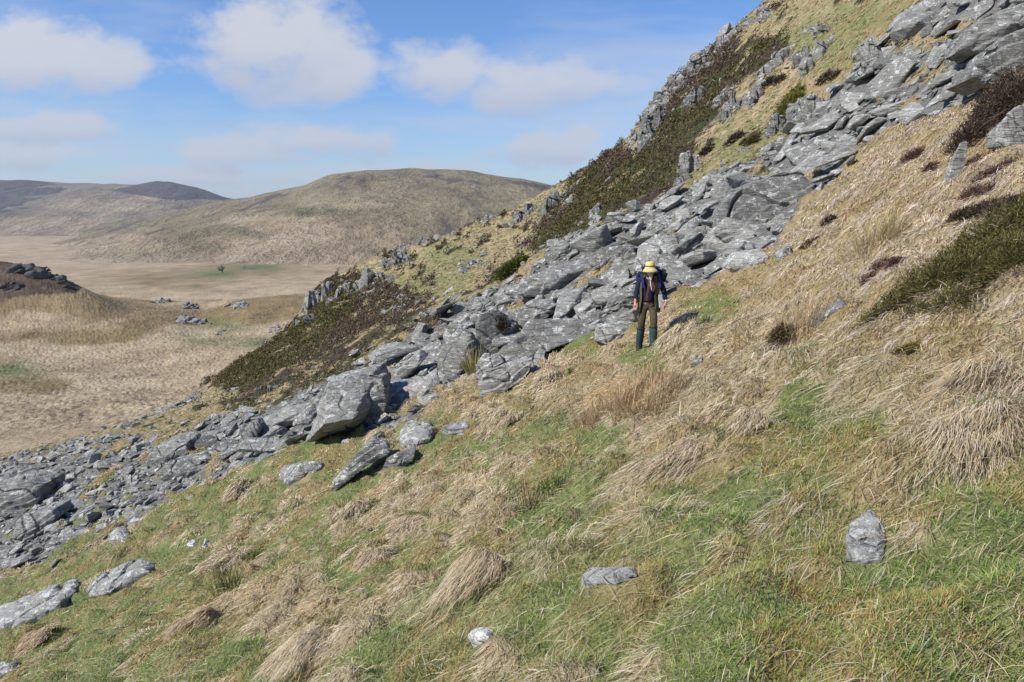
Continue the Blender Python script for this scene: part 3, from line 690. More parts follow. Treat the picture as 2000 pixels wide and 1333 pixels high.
UPB = Vector((.9,.3,.25)).normalized()
hero('boulder','huge pale grey boulder with a smooth sunlit left side and a black overhang beneath',[(600,860),(622,800),(640,742),(672,736),(732,724),(746,745),(752,778),(712,852),(690,818),(632,829)],Y=19.0,thick=2.0,lean=.3,bulge=0,dy=[0,0,.3,.5,1.0,1.3,1.5,2.1,-.8,-.9],seed=5,crack=.6,cat='boulder',sink=.0,res=70)
hero('boulder','squat mossy rock tucked against the right side of the overhanging boulder',[(690,745),(720,728),(746,735),(756,790),(735,835),(705,835)],Y=20.2,thick=1.0,lean=.2,bulge=.1,seed=12,cat='boulder')
hero('boulder','angular upright boulder whose right face is a dark shaded triangle beside a rush tuft',[(853,705),(872,664),(896,641),(920,655),(932,676),(933,714),(884,740),(868,722)],Y=21.5,thick=1.5,lean=.25,bulge=0,dy=[.2,.2,.3,-.1,0,1.6,-.3,0],seed=8,crack=.4,cat='boulder',res=60)
hero('boulder','blocky cleft boulder with a dark heather tuft growing on its top',[(928,644),(938,614),(968,606),(1012,628),(1016,645),(1000,668),(968,694),(932,708)],Y=22.3,thick=1.5,lean=.35,bulge=.05,dy=[0,0,.2,.6,1.6,1.5,.2,0],seed=3,ledge=.25,amp=.8,cat='boulder',res=60)
hero('rock_slab','long pale sloping slab right of the heather-topped boulder, edged by green turf',[(955,705),(985,680),(1035,630),(1080,622),(1140,624),(1162,646),(1150,658),(1070,678),(1010,700)],Y=19.6,thick=.9,lean=1.5,bulge=0,seed=21,cat='slab',res=60)
hero('rock_slab','split slab with dry turf on it at the lower tip of the scree',[(935,752),(950,724),(975,716),(1040,701),(1044,716),(1020,742),(965,768),(940,768)],Y=18.4,thick=.8,lean=.5,bulge=.08,seed=22,cat='slab',res=56)
hero('boulder','leaning grey block behind the split slab, under the cleft boulder',[(928,715),(945,690),(975,690),(985,705),(960,725),(940,760)],Y=19.6,thick=.8,lean=.4,seed=23,cat='boulder')
hero('rock_slab','long tilted slab with a bright white lichened top lying alone in the grass',[(647,950),(650,934),(690,892),(722,868),(752,876),(762,884),(716,904),(680,930),(658,948)],thick=.7,lean=.45,bulge=.02,mat=M_ROCKW,seed=31,cat='slab',sink=.04)
hero('rock','low dark rock beside the upper end of the lone tilted slab',[(746,912),(752,900),(788,880),(812,882),(806,902),(776,914)],thick=.5,lean=.5,seed=32)
hero('rock','white lichened ledge rock in turf below the big overhanging boulder',[(784,876),(786,856),(806,838),(842,834),(846,846),(838,866),(800,880)],thick=.6,lean=.9,mat=M_ROCKW,seed=33,drape=0.16)
hero('rock','small flat rock with an orange mossy end right of the white ledge rock',[(862,846),(880,832),(904,828),(918,836),(905,850),(875,852)],thick=.4,lean=1.0,seed=34,drape=0.1)
hero('rock_slab','flat grey slab half buried in grass left of the lone tilted slab',[(548,938),(556,926),(600,915),(632,904),(634,912),(600,930),(562,951)],thick=.5,lean=.7,seed=35,drape=0.14,cat='slab')
hero('rock','small grey stone on the turf just under the overhanging boulder',[(729,862),(733,852),(748,847),(755,852),(742,864)],thick=.25,lean=.6,seed=36,drape=0.1)
hero('rock','white stone flake on green turf beneath the boulder overhang',[(664,870),(680,858),(684,862),(678,872)],thick=.15,lean=.6,mat=M_ROCKW,seed=37,drape=0.06)
hero('rock_slab','pale elongated slab with a dark right end in the lower left grass',[(172,1173),(174,1154),(225,1122),(275,1102),(302,1100),(296,1120),(240,1148),(196,1166)],thick=.55,lean=.5,bulge=.03,mat=M_ROCKW,seed=41,drape=0.16,cat='slab',sink=.06)
hero('rock_slab','long white-crusted slab running off the left edge of the picture',[(-30,1250),(-20,1215),(50,1186),(105,1168),(152,1140),(156,1158),(120,1190),(60,1205),(0,1245)],thick=.6,lean=.5,bulge=.02,mat=M_ROCKW,seed=42,drape=0.18,cat='slab',sink=.06)
hero('rock','pale stone at the bottom left corner of the grass',[(-20,1322),(5,1300),(36,1298),(30,1312),(0,1326)],thick=.3,lean=.6,mat=M_ROCKW,seed=43,drape=0.07)
hero('rock','upright blue-grey lichened stone set in the mossy grass at right',[(1650,1102),(1652,1070),(1656,1030),(1680,1022),(1703,1002),(1726,1034),(1732,1060),(1722,1100),(1690,1106)],thick=.16,lean=.75,bulge=.05,mat=M_STONE,seed=51,drape=0.03,sink=.05,amp=.6,res=60)
hero('rock','small bright white stone alone in the grass near the bottom edge',[(911,1249),(918,1240),(938,1236),(959,1239),(954,1251),(930,1256)],amp=.5,thick=.07,lean=.7,seed=52,drape=0.014,mat=M_WHITE)
hero('rock','low wet-looking dark stone with white ends at the bottom centre of the slope',[(1136,1142),(1150,1122),(1190,1120),(1246,1118),(1248,1132),(1205,1146),(1160,1148)],thick=.12,lean=1.0,mat=M_STONE,seed=53,drape=0.045)
hero('rock','white flake stone beside a tussock left of the rush clump',[(366,1068),(376,1054),(386,1058),(378,1070)],thick=.1,lean=.5,mat=M_WHITE,seed=54,drape=0.05)
hero('rock','small white stone just right of the other flake near the rush clump',[(393,1071),(402,1056),(410,1060),(402,1074)],thick=.1,lean=.5,mat=M_WHITE,seed=55,drape=0.05)
hero('rock','white forked stone below the lower end of the scree',[(226,1062),(228,1042),(240,1046),(258,1058),(250,1066),(236,1060)],thick=.2,lean=.5,mat=M_ROCKW,seed=56,drape=0.08)
hero('rock','oval rock with a bright white top right of the hiker',[(1421,489),(1430,478),(1455,475),(1480,481),(1474,490),(1446,494)],thick=.6,lean=1.0,mat=M_ROCKW,seed=61,drape=0.16)
hero('rock_slab','flat white-streaked slab under the white-topped oval rock',[(1400,520),(1432,506),(1480,498),(1502,508),(1470,518),(1420,530)],thick=.6,lean=1.1,mat=M_ROCKW,seed=62,drape=0.14,cat='slab')
hero('rock','pale rock by the right edge of the scree, right of the white-streaked slab',[(1518,506),(1524,490),(1550,480),(1554,488),(1530,510)],thick=.4,lean=.8,mat=M_ROCKW,seed=63,drape=0.14)
hero('rock','white speckled upright rock at the top of the straw slope edge',[(1515,445),(1518,425),(1530,416),(1545,430),(1550,444),(1530,452)],thick=.5,lean=.4,mat=M_ROCKW,seed=64)
hero('rock','layered rock with a white rim left of the hiker\'s knees',[(1162,660),(1166,640),(1200,632),(1236,630),(1238,648),(1206,664),(1184,668)],thick=.7,lean=.6,mat=M_ROCKW,seed=65)
hero('rock_slab','smooth triangular slab at the hiker\'s right hand',[(1178,604),(1188,586),(1212,570),(1250,556),(1252,570),(1238,592),(1205,606)],thick=.8,lean=.7,seed=66,cat='slab')
hero('rock_slab','great furrowed slab forming the brow of the scree above the hiker',[(1396,432),(1412,400),(1450,366),(1500,346),(1560,342),(1590,356),(1592,376),(1560,412),(1500,424),(1440,438)],Y=24.5,thick=2.0,lean=.75,bulge=.03,seed=67,cat='slab',res=80,crack=1.3)
hero('rock_slab','blunt-ended slab lying below the great furrowed slab',[(1396,455),(1402,440),(1440,434),(1504,438),(1508,452),(1498,468),(1450,462),(1420,468)],Y=22.6,thick=1.0,lean=.5,seed=68,cat='slab')
hero('rock','dark mossy-topped rock in the scree just above the hiker\'s head',[(1268,455),(1275,430),(1300,420),(1324,430),(1322,448),(1300,456)],thick=.9,lean=.5,seed=69)
hero('boulder','square shadowed boulder at the upper rim of the scree, overhanging to the left',[(1078,500),(1082,480),(1098,470),(1124,468),(1122,488),(1104,502)],thick=1.2,lean=.1,seed=70,cat='boulder')
hero('rock_slab','long pale slab stretched across the middle of the scree left of the hiker',[(1000,566),(1022,545),(1080,524),(1150,502),(1180,508),(1172,522),(1110,545),(1050,572)],thick=1.2,lean=.8,seed=71,cat='slab',res=60)
hero('rock_slab','tilted slab with a dark undercut edge above the long pale slab',[(1150,520),(1170,488),(1210,470),(1240,476),(1236,500),(1195,520)],thick=1.0,lean=.6,seed=72,cat='slab')
hero('rock_slab','broad slab directly left of the hiker\'s hat',[(1180,505),(1200,492),(1238,482),(1244,500),(1222,520),(1190,518)],Y=20.5,thick=.9,lean=.6,seed=73,cat='slab')
hero('rock_slab','pale slab freckled with white rings behind the hiker\'s hat',[(1240,520),(1250,480),(1280,460),(1320,462),(1330,490),(1300,530)],Y=20.0,thick=.9,lean=1.0,mat=M_ROCKW,seed=74,cat='slab')
hero('rock_slab','rectangular slab edge with a dark shadow right of the hiker\'s head',[(1330,500),(1336,470),(1360,448),(1380,440),(1384,470),(1360,498)],thick=.9,lean=.5,seed=75,cat='slab')
hero('boulder','rounded grey boulder under the dark hollow in the middle scree',[(1010,630),(1016,602),(1040,590),(1080,588),(1090,604),(1060,626),(1030,640)],Y=22.5,thick=1.2,lean=.4,seed=76,cat='boulder')
hero('boulder','blunt block between two dark hollows in the middle scree',[(1090,600),(1100,572),(1130,566),(1160,580),(1164,598),(1130,612)],thick=1.0,lean=.5,seed=77,cat='boulder')
hero('boulder','mossy-backed block with a black hole beside it on the left scree rim',[(918,605),(926,582),(948,582),(966,592),(962,612),(935,614)],thick=.9,lean=.3,seed=78,cat='boulder')
hero('boulder','dark rounded boulder cut by the left edge of the picture',[(-40,1012),(-30,950),(0,940),(50,944),(74,955),(72,985),(30,1008)],thick=2.0,lean=.3,seed=81,cat='boulder',res=60)
hero('boulder','flat-topped dark boulder behind the one at the left edge',[(-30,955),(-10,928),(30,920),(64,925),(68,940),(20,950)],thick=1.2,lean=.4,seed=82,cat='boulder')
hero('boulder','grey boulder with a dark front at the lower left of the scree',[(18,1048),(30,1018),(60,1002),(102,996),(108,1016),(80,1044),(40,1060)],thick=1.2,lean=.4,seed=83,cat='boulder')
hero('boulder','dark domed rock at the upper rim of the lower scree',[(285,898),(296,874),(330,864),(362,866),(368,886),(340,904),(310,906)],thick=1.6,lean=.3,seed=84,cat='boulder')
hero('boulder','tall fluted rock in the lower scree where it narrows',[(462,880),(470,848),(496,822),(508,830),(500,868),(480,884)],thick=1.0,lean=.3,bed=UPB,seed=85,cat='boulder')
hero('rock_slab','long low slab leading left from the overhanging boulder',[(480,838),(520,815),(570,800),(612,790),(608,812),(560,830),(500,852)],thick=1.2,lean=.6,seed=86,cat='slab')
hero('rock_slab','flat slab shelf on the upper lip of the narrow scree',[(300,925),(325,905),(390,902),(410,915),(380,935),(330,940)],thick=1.0,lean=.5,seed=87,cat='slab')
hero('rock_slab','big tilted slab at the right edge of the picture, top of the scree',[(1905,132),(1925,98),(1970,70),(2030,50),(2120,40),(2110,100),(2010,128),(1950,150)],Y=20.5,thick=1.5,lean=.6,bulge=0,seed=91,cat='slab',res=70)
hero('rock_slab','stacked slab in the top right corner above the big tilted one',[(1880,80),(1900,50),(1960,20),(2040,-10),(2060,30),(1980,62),(1920,90)],Y=23,thick=1.4,lean=.5,seed=92,cat='slab')
hero('rock_slab','dark layered slab on the top edge beside green turf',[(1748,42),(1770,18),(1812,-4),(1850,-2),(1842,20),(1800,40)],thick=1.2,lean=.5,seed=93,cat='slab')
hero('rock','narrow leaning stone spike sticking out of the straw by the heather',[(1848,352),(1862,312),(1878,276),(1888,274),(1890,292),(1884,330),(1872,354)],thick=.2,lean=.1,bulge=0,amp=.5,mat=M_ROCKW,bed=UPB,seed=94)
hero('rock','grey rock face showing behind the dark heather at the right edge',[(1958,268),(1962,236),(1978,214),(2024,194),(2060,230),(2040,276),(1990,276)],thick=.5,lean=.2,bulge=0,bed=UPB,seed=95)
hero('rock','low grey stone streak buried in straw below the gorse bush',[(1585,640),(1620,605),(1652,595),(1650,603),(1620,622),(1592,642)],thick=.3,lean=.9,seed=96,drape=0.07)
hero('rock','small stone under the tussock just right of the hiker\'s feet',[(1345,708),(1358,688),(1382,695),(1370,714)],thick=.2,lean=.5,seed=97,drape=0.06)
# crags and outcrops of the upper slope and the spur
def crag(label, outline, Y, thick=3.0, lean=.35, seed=1, amp=1.6, **k):
    return hero('rock_outcrop', label, outline, Y=hit((outline[0][0]+outline[-1][0])/2, max(p[1] for p in outline)-1, ymin=20., ymax=max(Y+14, 60.), f=A_full)-.3, thick=thick, lean=lean, bulge=.0, mat=M_CRAG, bed=UPB, seed=seed, amp=amp, crack=1.8, ledge=1.3, frags=5, cat='outcrop', res=70, **k)
crag('fluted crag at the middle of the spur skyline, the tallest dark cliff',[(1253,268),(1256,235),(1262,205),(1280,194),(1300,200),(1298,222),(1280,262),(1262,284)],76,seed=201)
crag('low crag foot stepping down the skyline left of the tallest cliff',[(1226,282),(1238,266),(1254,258),(1262,266),(1250,282)],78,seed=202)
crag('mossy-topped tower crag on the upper skyline',[(1348,138),(1356,108),(1368,90),(1384,96),(1386,118),(1372,138)],73,seed=203)
crag('broad grey crag band just right of the tower crag',[(1392,100),(1408,62),(1440,42),(1462,48),(1452,70),(1418,92)],70,seed=204)
crag('cracked ledge crag between the tower crag and the tallest cliff',[(1300,190),(1318,165),(1340,150),(1352,158),(1340,182),(1316,200)],75,seed=205)
crag('thin grey ribs showing in the dark heather under the tower crag',[(1345,195),(1352,172),(1372,168),(1376,186),(1362,202)],66,seed=206)
crag('small skyline outcrop near the top of the hill',[(1484,36),(1492,18),(1506,14),(1514,26),(1500,38)],66,seed=207)
crag('pale forked outcrop on green turf',[(1398,200),(1412,176),(1424,154),(1442,150),(1446,170),(1428,186),(1412,204)],56,thick=2,seed=208)
crag('thin pale pillar at the foot of the forked outcrop',[(1424,184),(1434,178),(1444,204),(1446,226),(1436,224),(1428,206)],54,thick=1.5,seed=209)
crag('small rounded pale stone beside the thin pale pillar',[(1412,226),(1412,210),(1422,208),(1434,226),(1428,234)],53,thick=1.2,seed=210)
crag('pale tooth-shaped outcrop right of the forked one',[(1464,200),(1464,178),(1474,160),(1484,164),(1484,182),(1476,204)],54,thick=1.5,seed=211)
crag('big square-faced outcrop with a purple-grey front above the scree',[(1562,232),(1560,200),(1562,176),(1590,172),(1612,178),(1610,200),(1596,236),(1580,240)],40,thick=1.5,seed=212)
crag('dark ribbed outcrop in grass below the square-faced one',[(1498,260),(1504,236),(1520,222),(1538,236),(1540,254),(1516,264)],42,thick=1.2,seed=213)
crag('white-flecked rock wall under the heather near the top of the slope',[(1488,146),(1496,120),(1520,100),(1548,94),(1550,120),(1530,138),(1500,148)],56,thick=2,seed=214)
crag('leaning pale block right of the white-flecked wall',[(1552,118),(1560,90),(1578,86),(1586,104),(1576,124)],50,thick=1.6,seed=215)
crag('long grey rib slab above the square-faced outcrop',[(1550,152),(1570,128),(1612,108),(1650,98),(1648,112),(1610,132),(1572,158)],46,thick=1.6,seed=216)
crag('large triangular slab standing near the head of the scree',[(1682,88),(1690,66),(1720,72),(1742,98),(1732,118),(1708,112)],38,thick=1.2,seed=217)
crag('pale sloping rock under the large triangular slab',[(1668,140),(1690,128),(1712,136),(1706,152),(1680,156)],36,thick=1.0,seed=218)
crag('jumbled dark crag between the rib slab and the triangular slab',[(1590,100),(1600,76),(1630,66),(1656,80),(1640,104),(1610,112)],48,thick=1.6,seed=219)
crag('ribbed pale outcrop at the lower edge of the dark gorse',[(1330,334),(1336,304),(1348,290),(1364,296),(1362,318),(1346,338)],52,thick=1.5,seed=220)
crag('small pale rock streak beneath the ribbed pale outcrop',[(1316,356),(1326,346),(1352,336),(1350,344),(1330,358)],48,thick=1.0,seed=221)
crag('pair of grey stones peeping from the dark gorse band',[(1152,424),(1154,408),(1164,394),(1174,392),(1172,410),(1162,426)],66,thick=1.2,seed=222)
crag('grey ribbed crag on the skyline dip',[(1000,430),(1012,404),(1036,386),(1050,392),(1040,414),(1018,436)],92,seed=223)
crag('long streaked crag running down from the skyline beside the gorse',[(1058,412),(1076,382),(1104,362),(1120,352),(1122,366),(1100,392),(1074,418)],84,seed=224)
crag('small dark rock standing on the skyline notch',[(946,424),(950,416),(964,416),(966,424),(956,428)],99,thick=1.5,seed=225)
crag('dark knobbly rock on the lower skyline of the spur',[(766,490),(770,478),(782,474),(794,480),(794,488),(780,493)],100,thick=2,seed=226)
crag('jumble of rocks just below the knobbly skyline rock',[(752,512),(762,494),(782,492),(800,500),(790,514),(768,520)],97,thick=2,seed=227)
crag('steep grey cliff face at the nose of the spur',[(598,606),(602,578),(612,560),(640,548),(654,556),(640,582),(616,606),(604,614)],97,thick=4,seed=228)
crag('rounded grey crag face set back from the nose of the spur',[(694,562),(700,540),(724,526),(748,522),(756,532),(736,552),(712,572)],94,thick=3,seed=229)
crag('small grey ledge between the two spur crags',[(654,572),(664,556),(680,552),(682,566),(664,580)],95,thick=2,seed=230)
crag('low flat rock on the tawny spur slope',[(912,514),(922,506),(940,504),(938,514),(922,520)],72,thick=1.2,seed=231)
crag('pale rock streak among the brown heather',[(772,602),(784,592),(800,590),(796,600),(782,610)],66,thick=1.2,seed=232)
crag('pale stone low on the heathery spur',[(524,762),(532,752),(548,748),(548,756),(534,766)],52,thick=.8,seed=233)
crag('flat stone perched on a grassy pedestal above the scree',[(1448,292),(1454,287),(1470,287),(1472,293),(1460,296)],42,thick=.7,seed=234)
crag('small pale stone on the turf slope near the hilltop',[(1594,58),(1596,48),(1610,44),(1618,52),(1606,60)],56,thick=1,seed=235)
crag('green-stained stone on the tawny slope left of the gorse',[(820,470),(826,462),(840,462),(842,470),(830,474)],98,thick=1,seed=236)
# outcrops on the moor beyond the spur
def moor_rock(label, outline, seed, thick=3, Y=None, mat=None):
    Yh = hit((outline[0][0]+outline[-1][0])/2, max(p[1] for p in outline)-1, ymin=90., ymax=345., f=B_z)
    return hero('rock_outcrop', label, outline, Y=Yh, thick=min(thick, 3), lean=1.8, bulge=.0, mat=mat or M_CRAG, seed=seed, amp=1.6, crack=1.5, cat='outcrop', res=90, f=B_z, sink=.5, litter=16)
moor_rock('pale streaked outcrop on the moor left of the spur',[(344,630),(360,612),(390,602),(412,600),(400,614),(370,628)],301,Y=262)
moor_rock('larger grey outcrop on the crest of the near moor',[(436,604),(450,590),(474,580),(488,582),(478,596),(454,606)],302,Y=285)
moor_rock('dark rock on the crest of the moor next to the pale streak',[(350,604),(364,592),(384,590),(388,600),(370,606)],303,Y=290)
moor_rock('small dark rock on the green patch of moor',[(420,654),(426,646),(440,644),(442,652),(430,656)],304,Y=225)
moor_rock('isolated grey rock on the moor close to the spur',[(524,650),(530,640),(544,636),(550,644),(540,652)],305,Y=215)
moor_rock('low dark rock line near the saddle of the moor',[(296,592),(306,586),(326,584),(334,590),(316,594)],306,Y=300)
moor_rock('dark ridge of rock on top of the left knoll',[(20,528),(40,516),(66,520),(96,534),(120,548),(80,546),(50,536)],307,mat=M_DARK)
moor_rock('long dark crag along the right shoulder of the left knoll',[(92,540),(104,536),(130,548),(158,562),(130,562),(108,552)],308,mat=M_DARK)
moor_rock('dark rocky patch on the face of the left knoll',[(0,562),(14,550),(36,552),(44,564),(20,572)],309,mat=M_DARK)
moor_rock('small stones at the edge of the moor below the spur',[(505,672),(515,664),(532,660),(534,668),(518,676)],310,Y=205)

# ---- loose blocks of the scree
def hill_normal(x, y):
    e = .6; return np.stack([-(A_base(x+e, y)-A_base(x-e, y))/(2*e), -(A_base(x, y+e)-A_base(x, y-e))/(2*e), np.ones_like(x)], -1)
def rot_frames(nrm, yaw, t1, t2):
    n = nrm/np.linalg.norm(nrm, axis=1)[:,None]
    ax = np.cross(np.array([0,1,0.]), n); ax /= np.linalg.norm(ax, axis=1)[:,None]
    ay = np.cross(n, ax)
    c, s = np.cos(yaw)[:,None], np.sin(yaw)[:,None]
    a = ax*c + ay*s; b = -ax*s + ay*c
    c, s = np.cos(t1)[:,None], np.sin(t1)[:,None]; a, n = a*c + n*s, n*c - a*s
    c, s = np.cos(t2)[:,None], np.sin(t2)[:,None]; b, n = b*c + n*s, n*c - b*s
    return np.stack([a, b, n], -1)
def scatter(n, y0, y1, umax, rg):
    Y = np.sqrt(rg.uniform(y0**2, y1**2, n)); return rg.uniform(-umax, umax, n)*Y, Y
rg = np.random.default_rng(11)
X, Y = scatter(60000, 14, 48, .95, rg)
Zs = A_base(X, Y); PX, PY = proj(X, Y, Zs)
rk = zones(X, Y, Zs)[0] > .5
X, Y, Zs, PX, PY = [a[rk] for a in (X, Y, Zs, PX, PY)]
n = len(X); size = np.exp(rg.normal(math.log(.37), .52, n)); size = np.clip(size, .14, 2.1)
fine = ((PX < 920) & (PX > 480) & (PY < 830)) | (PX < 440); size = np.where(fine, np.minimum(size*.78, 1.0), size)
size = np.where(PX < 470, np.minimum(size*.8, .8), size)
size = np.where((PX > 1650), np.clip(size*1.15, 0, 1.7), size)
size = np.where((rg.random(n) < .010) & (PX > 450), rg.uniform(1.3, 2.3, n), size)
# sparse single stones around the scree margin
X2, Y2 = scatter(9000, 14, 62, .9, rg); Z2 = A_base(X2, Y2); P2x, P2y = proj(X2, Y2, Z2)
edge = np.zeros(len(X2), bool)
for dx, dy_ in ((-26,-12),(22,12),(-14,10),(0,-20)):
    edge |= inpoly(P2x+dx, P2y+dy_, SCREE)
lowleft = inpoly(P2x, P2y, [(0,960),(60,890),(200,850),(420,770),(560,740),(700,690),(760,680),(650,760),(500,800),(250,870),(0,930)])
k2 = (zones(X2, Y2, Z2)[0] < .5) & ((edge & (rg.random(len(X2)) < .22)) | (lowleft & (rg.random(len(X2)) < .14))) & ~((P2x > 1380) & (P2y > 300) & (rg.random(len(X2)) < .7))
X = np.concatenate([X, X2[k2]]); Y = np.concatenate([Y, Y2[k2]]); size = np.concatenate([size, np.clip(np.exp(rg.normal(math.log(.33), .4, k2.sum())), .12, .9)])
n = len(X); Zs = A_full(X, Y); PX, PY = proj(X, Y, Zs)
order = np.argsort(-size); keep = []; cell = {}
for i in order:
    x, y, s = X[i], Y[i], size[i]
    cx, cy = int(x//1.0), int(y//1.0); ok = True
    for a in (-1,0,1):
        for b in (-1,0,1):
            for (qx, qy, qs) in cell.get((cx+a, cy+b), ()):
                if (qx-x)**2+(qy-y)**2 < (.30*(qs+s))**2*.8: ok = False; break
            if not ok: break
        if not ok: break
    if ok:
        r_ = size[i]/FPX
        for (hx0, hy0, hx1, hy1, hY) in HERO_FOOT:
            m = .22*s/hY*FPX
            if abs(Y[i]-hY) < 3.5 and hx0+m < PX[i] < hx1-m and hy0+m*.3 < PY[i] < hy1 and s > .3: ok = False; break
    if ok: keep.append(i); cell.setdefault((cx, cy), []).append((x, y, s))
keep = np.array(keep); X, Y, Zs, PX, PY, size = [a[keep] for a in (X, Y, Zs, PX, PY, size)]
n = len(X); print('scree rocks', n)
NRM = hill_normal(X, Y)
ROT = rot_frames(NRM, rg.normal(.0, .75, n), rg.normal(-.10, .28, n), rg.normal(.05, .30, n))
th = rg.uniform(.75, 1.45, n); wd = rg.uniform(.8, 1.2, n)
Zs = Zs + size*rg.uniform(-.08, .24, n)
app = size/Y; inview = (PX > -60) & (PX < 2060) & (PY > -60)
front = np.argsort(-app*inview)[:190]; isobj = np.zeros(n, bool); isobj[front] = True
def zone_label(px, py):
    if px > 1640: return ('grey slate block in the upper right scree, above the straw slope', 'blocks in the upper right scree')
    if px > 1320: return ('grey slate block in the scree around the great furrowed slab', 'blocks around the great furrowed slab')
    if px > 1040: return ('grey slate block in the scree just behind and beside the hiker', 'blocks in the scree near the hiker')
    if px > 760: return ('grey slate block in the middle scree around the heather-topped boulder', 'blocks in the middle scree')
    if px > 440: return ('grey slate block in the scree beside the huge overhanging boulder', 'blocks near the overhanging boulder')
    return ('grey slate block in the lower left scree', 'blocks in the lower left scree')
used = set()
for i in np.nonzero(isobj)[0]:
    me = VAR[int(rg.integers(len(VAR)))]
    o = bpy.data.objects.new('scree_block', me); COL.objects.link(o)
    M = Matrix([list(r_) for r_ in ROT[i]]).to_4x4() @ Matrix.Diagonal((size[i], size[i]*wd[i], size[i]*th[i]*.9, 1))
    o.matrix_world = Matrix.Translation((X[i], Y[i], Zs[i])) @ M
    lb, gp = zone_label(PX[i], PY[i]); tag(o, lb, 'rock', gp)
def joined(idx, lib, name, mat, label, cat):
    V = []; F = []; T = []; off = 0; R = random.Random(4)
    for i in idx:
        v, f = lib[R.randrange(len(lib))]
        p = (v*np.array([size[i], size[i]*wd[i], size[i]*th[i]])) @ ROT[i].T + np.array([X[i], Y[i], Zs[i]])
        V.append(p); F.append(f+off); off += len(v); T.append(np.full(len(v), R.random()))
    me = np_mesh(name, np.concatenate(V), None, np.concatenate(F)); vcol(me, 'tone', np.concatenate(T)[:,None].repeat(3, 1))
    tag(link(name, me, mat), label, cat, kind='stuff')
joined(np.nonzero(~isobj)[0], LOW, 'scree', M_ROCK, 'sea of small grey slate fragments filling the gaps of the scree', 'scree')

Xr, Yr = scatter(30000, 40, 112, .8, rg); Zr = A_full(Xr, Yr); Pxr, Pyr = proj(Xr, Yr, Zr)
cb = inpoly(Pxr, Pyr, CRAGB); nz_ = perlin(Xr*.12, Yr*.12, 401) + .5*perlin(Xr*.4, Yr*.4, 402)
hz_ = inpoly(Pxr, Pyr, HEATH1) | inpoly(Pxr, Pyr, HEATH2) | inpoly(Pxr, Pyr, HEATH3)
near_c = np.zeros(len(Xr), bool)
for (hx0, hy0, hx1, hy1, hY) in HERO_FOOT:
    if hY > 36: near_c |= (Pxr > hx0-14) & (Pxr < hx1+14) & (Pyr > hy0-6) & (Pyr < hy1+10) & (np.abs(Yr-hY) < 8)
kk = (cb & (rg.random(len(Xr)) < .5)) | (near_c & (rg.random(len(Xr)) < .22)) | ((nz_ > .55) & (rg.random(len(Xr)) < .10)) | ((rg.random(len(Xr)) < .012) & (Pxr < 1100))
X, Y, Zs = Xr[kk], Yr[kk], Zr[kk]; n = len(X); print('rubble', n)
size = np.clip(np.exp(rg.normal(math.log(.62), .5, n)), .25, 2.2)*np.where(cb[kk], 1.25, .9); th = rg.uniform(.8, 1.6, n); wd = rg.uniform(.8, 1.2, n)
ROT = rot_frames(hill_normal(X, Y), rg.normal(0, .9, n), rg.normal(-.35, .5, n), rg.normal(.5, .5, n)); Zs = Zs + size*rg.uniform(-.15, .1, n)
joined(np.arange(n), LOW, 'rock_rubble', M_CRAG, 'scattered rubble and bedrock fragments breaking through the heather and skyline', 'rubble')
# ---------------------------------------------------------------- grass and shrubs
def blades(root, dirh, L, lift, droop, width, col, grad, side_jit=.5, seed=0):
    """tapering, curved blades; two quads and a tip each"""
    g = np.random.default_rng(seed); n = len(root)
    d = dirh/np.maximum(np.linalg.norm(dirh, axis=1), 1e-6)[:,None]
    a = g.normal(0, side_jit, n); sd = np.stack([-d[:,1], d[:,0], a], 1); sd /= np.linalg.norm(sd, axis=1)[:,None]
    sl = (grad*d).sum(1)
    def P(t):
        h = L*t*(1-.12*t)
        return root + np.stack([d[:,0]*h*(1-lift*.45), d[:,1]*h*(1-lift*.45), sl*h*(1-lift*.45) + L*(lift*t - droop*t*t)], 1)
    w = width[:,None]*sd*.5
    p0, p1, p2, p3 = P(0), P(.4), P(.75), P(1.)
    V = np.stack([p0-w, p0+w, p1-w*.9, p1+w*.9, p2-w*.6, p2+w*.6, p3], 1).reshape(-1, 3)
    b = np.arange(n)*7
    Q = np.concatenate([np.stack([b, b+1, b+3, b+2], 1), np.stack([b+2, b+3, b+5, b+4], 1)]); T = np.stack([b+4, b+5, b+6], 1)
    return V, Q, T, np.repeat(col, 7, axis=0)
def blade_obj(name, parts, mat, parent=None, loc=None):
    V = []; Q = []; T = []; C = []; off = 0
    for v, q, t, c in parts:
        V.append(v); Q.append(q+off); T.append(t+off); C.append(c); off += len(v)
    V = np.concatenate(V)
    if loc is not None: V = V - np.array(loc)
    me = np_mesh(name, V, np.concatenate(Q), np.concatenate(T)); vcol(me, 'tint', np.concatenate(C))
    return link(name, me, mat, parent)
def grads(x, y):
    e = .5; return np.stack([(A_base(x+e, y)-A_base(x-e, y))/(2*e), (A_base(x, y+e)-A_base(x, y-e))/(2*e)], 1)
def palette(cols, n, g, jit=.12, w=None):
    c = np.array(cols)[g.choice(len(cols), n, p=w)]
    return np.clip(c*(1+g.normal(0, jit, n))[:,None]*(1+g.normal(0, jit*.25, (n,3))), .005, .9)
STRAW = [(.67,.575,.41),(.58,.48,.32),(.44,.35,.21),(.62,.55,.44),(.28,.20,.11),(.48,.43,.24)]
def inframe(x, y, z, m=120):
    px, py = proj(x, y, z); return (px > -m) & (px < 2000+m) & (py > -m) & (py < 1333+m*2.2)
COMB = np.array([-.86, -.42])
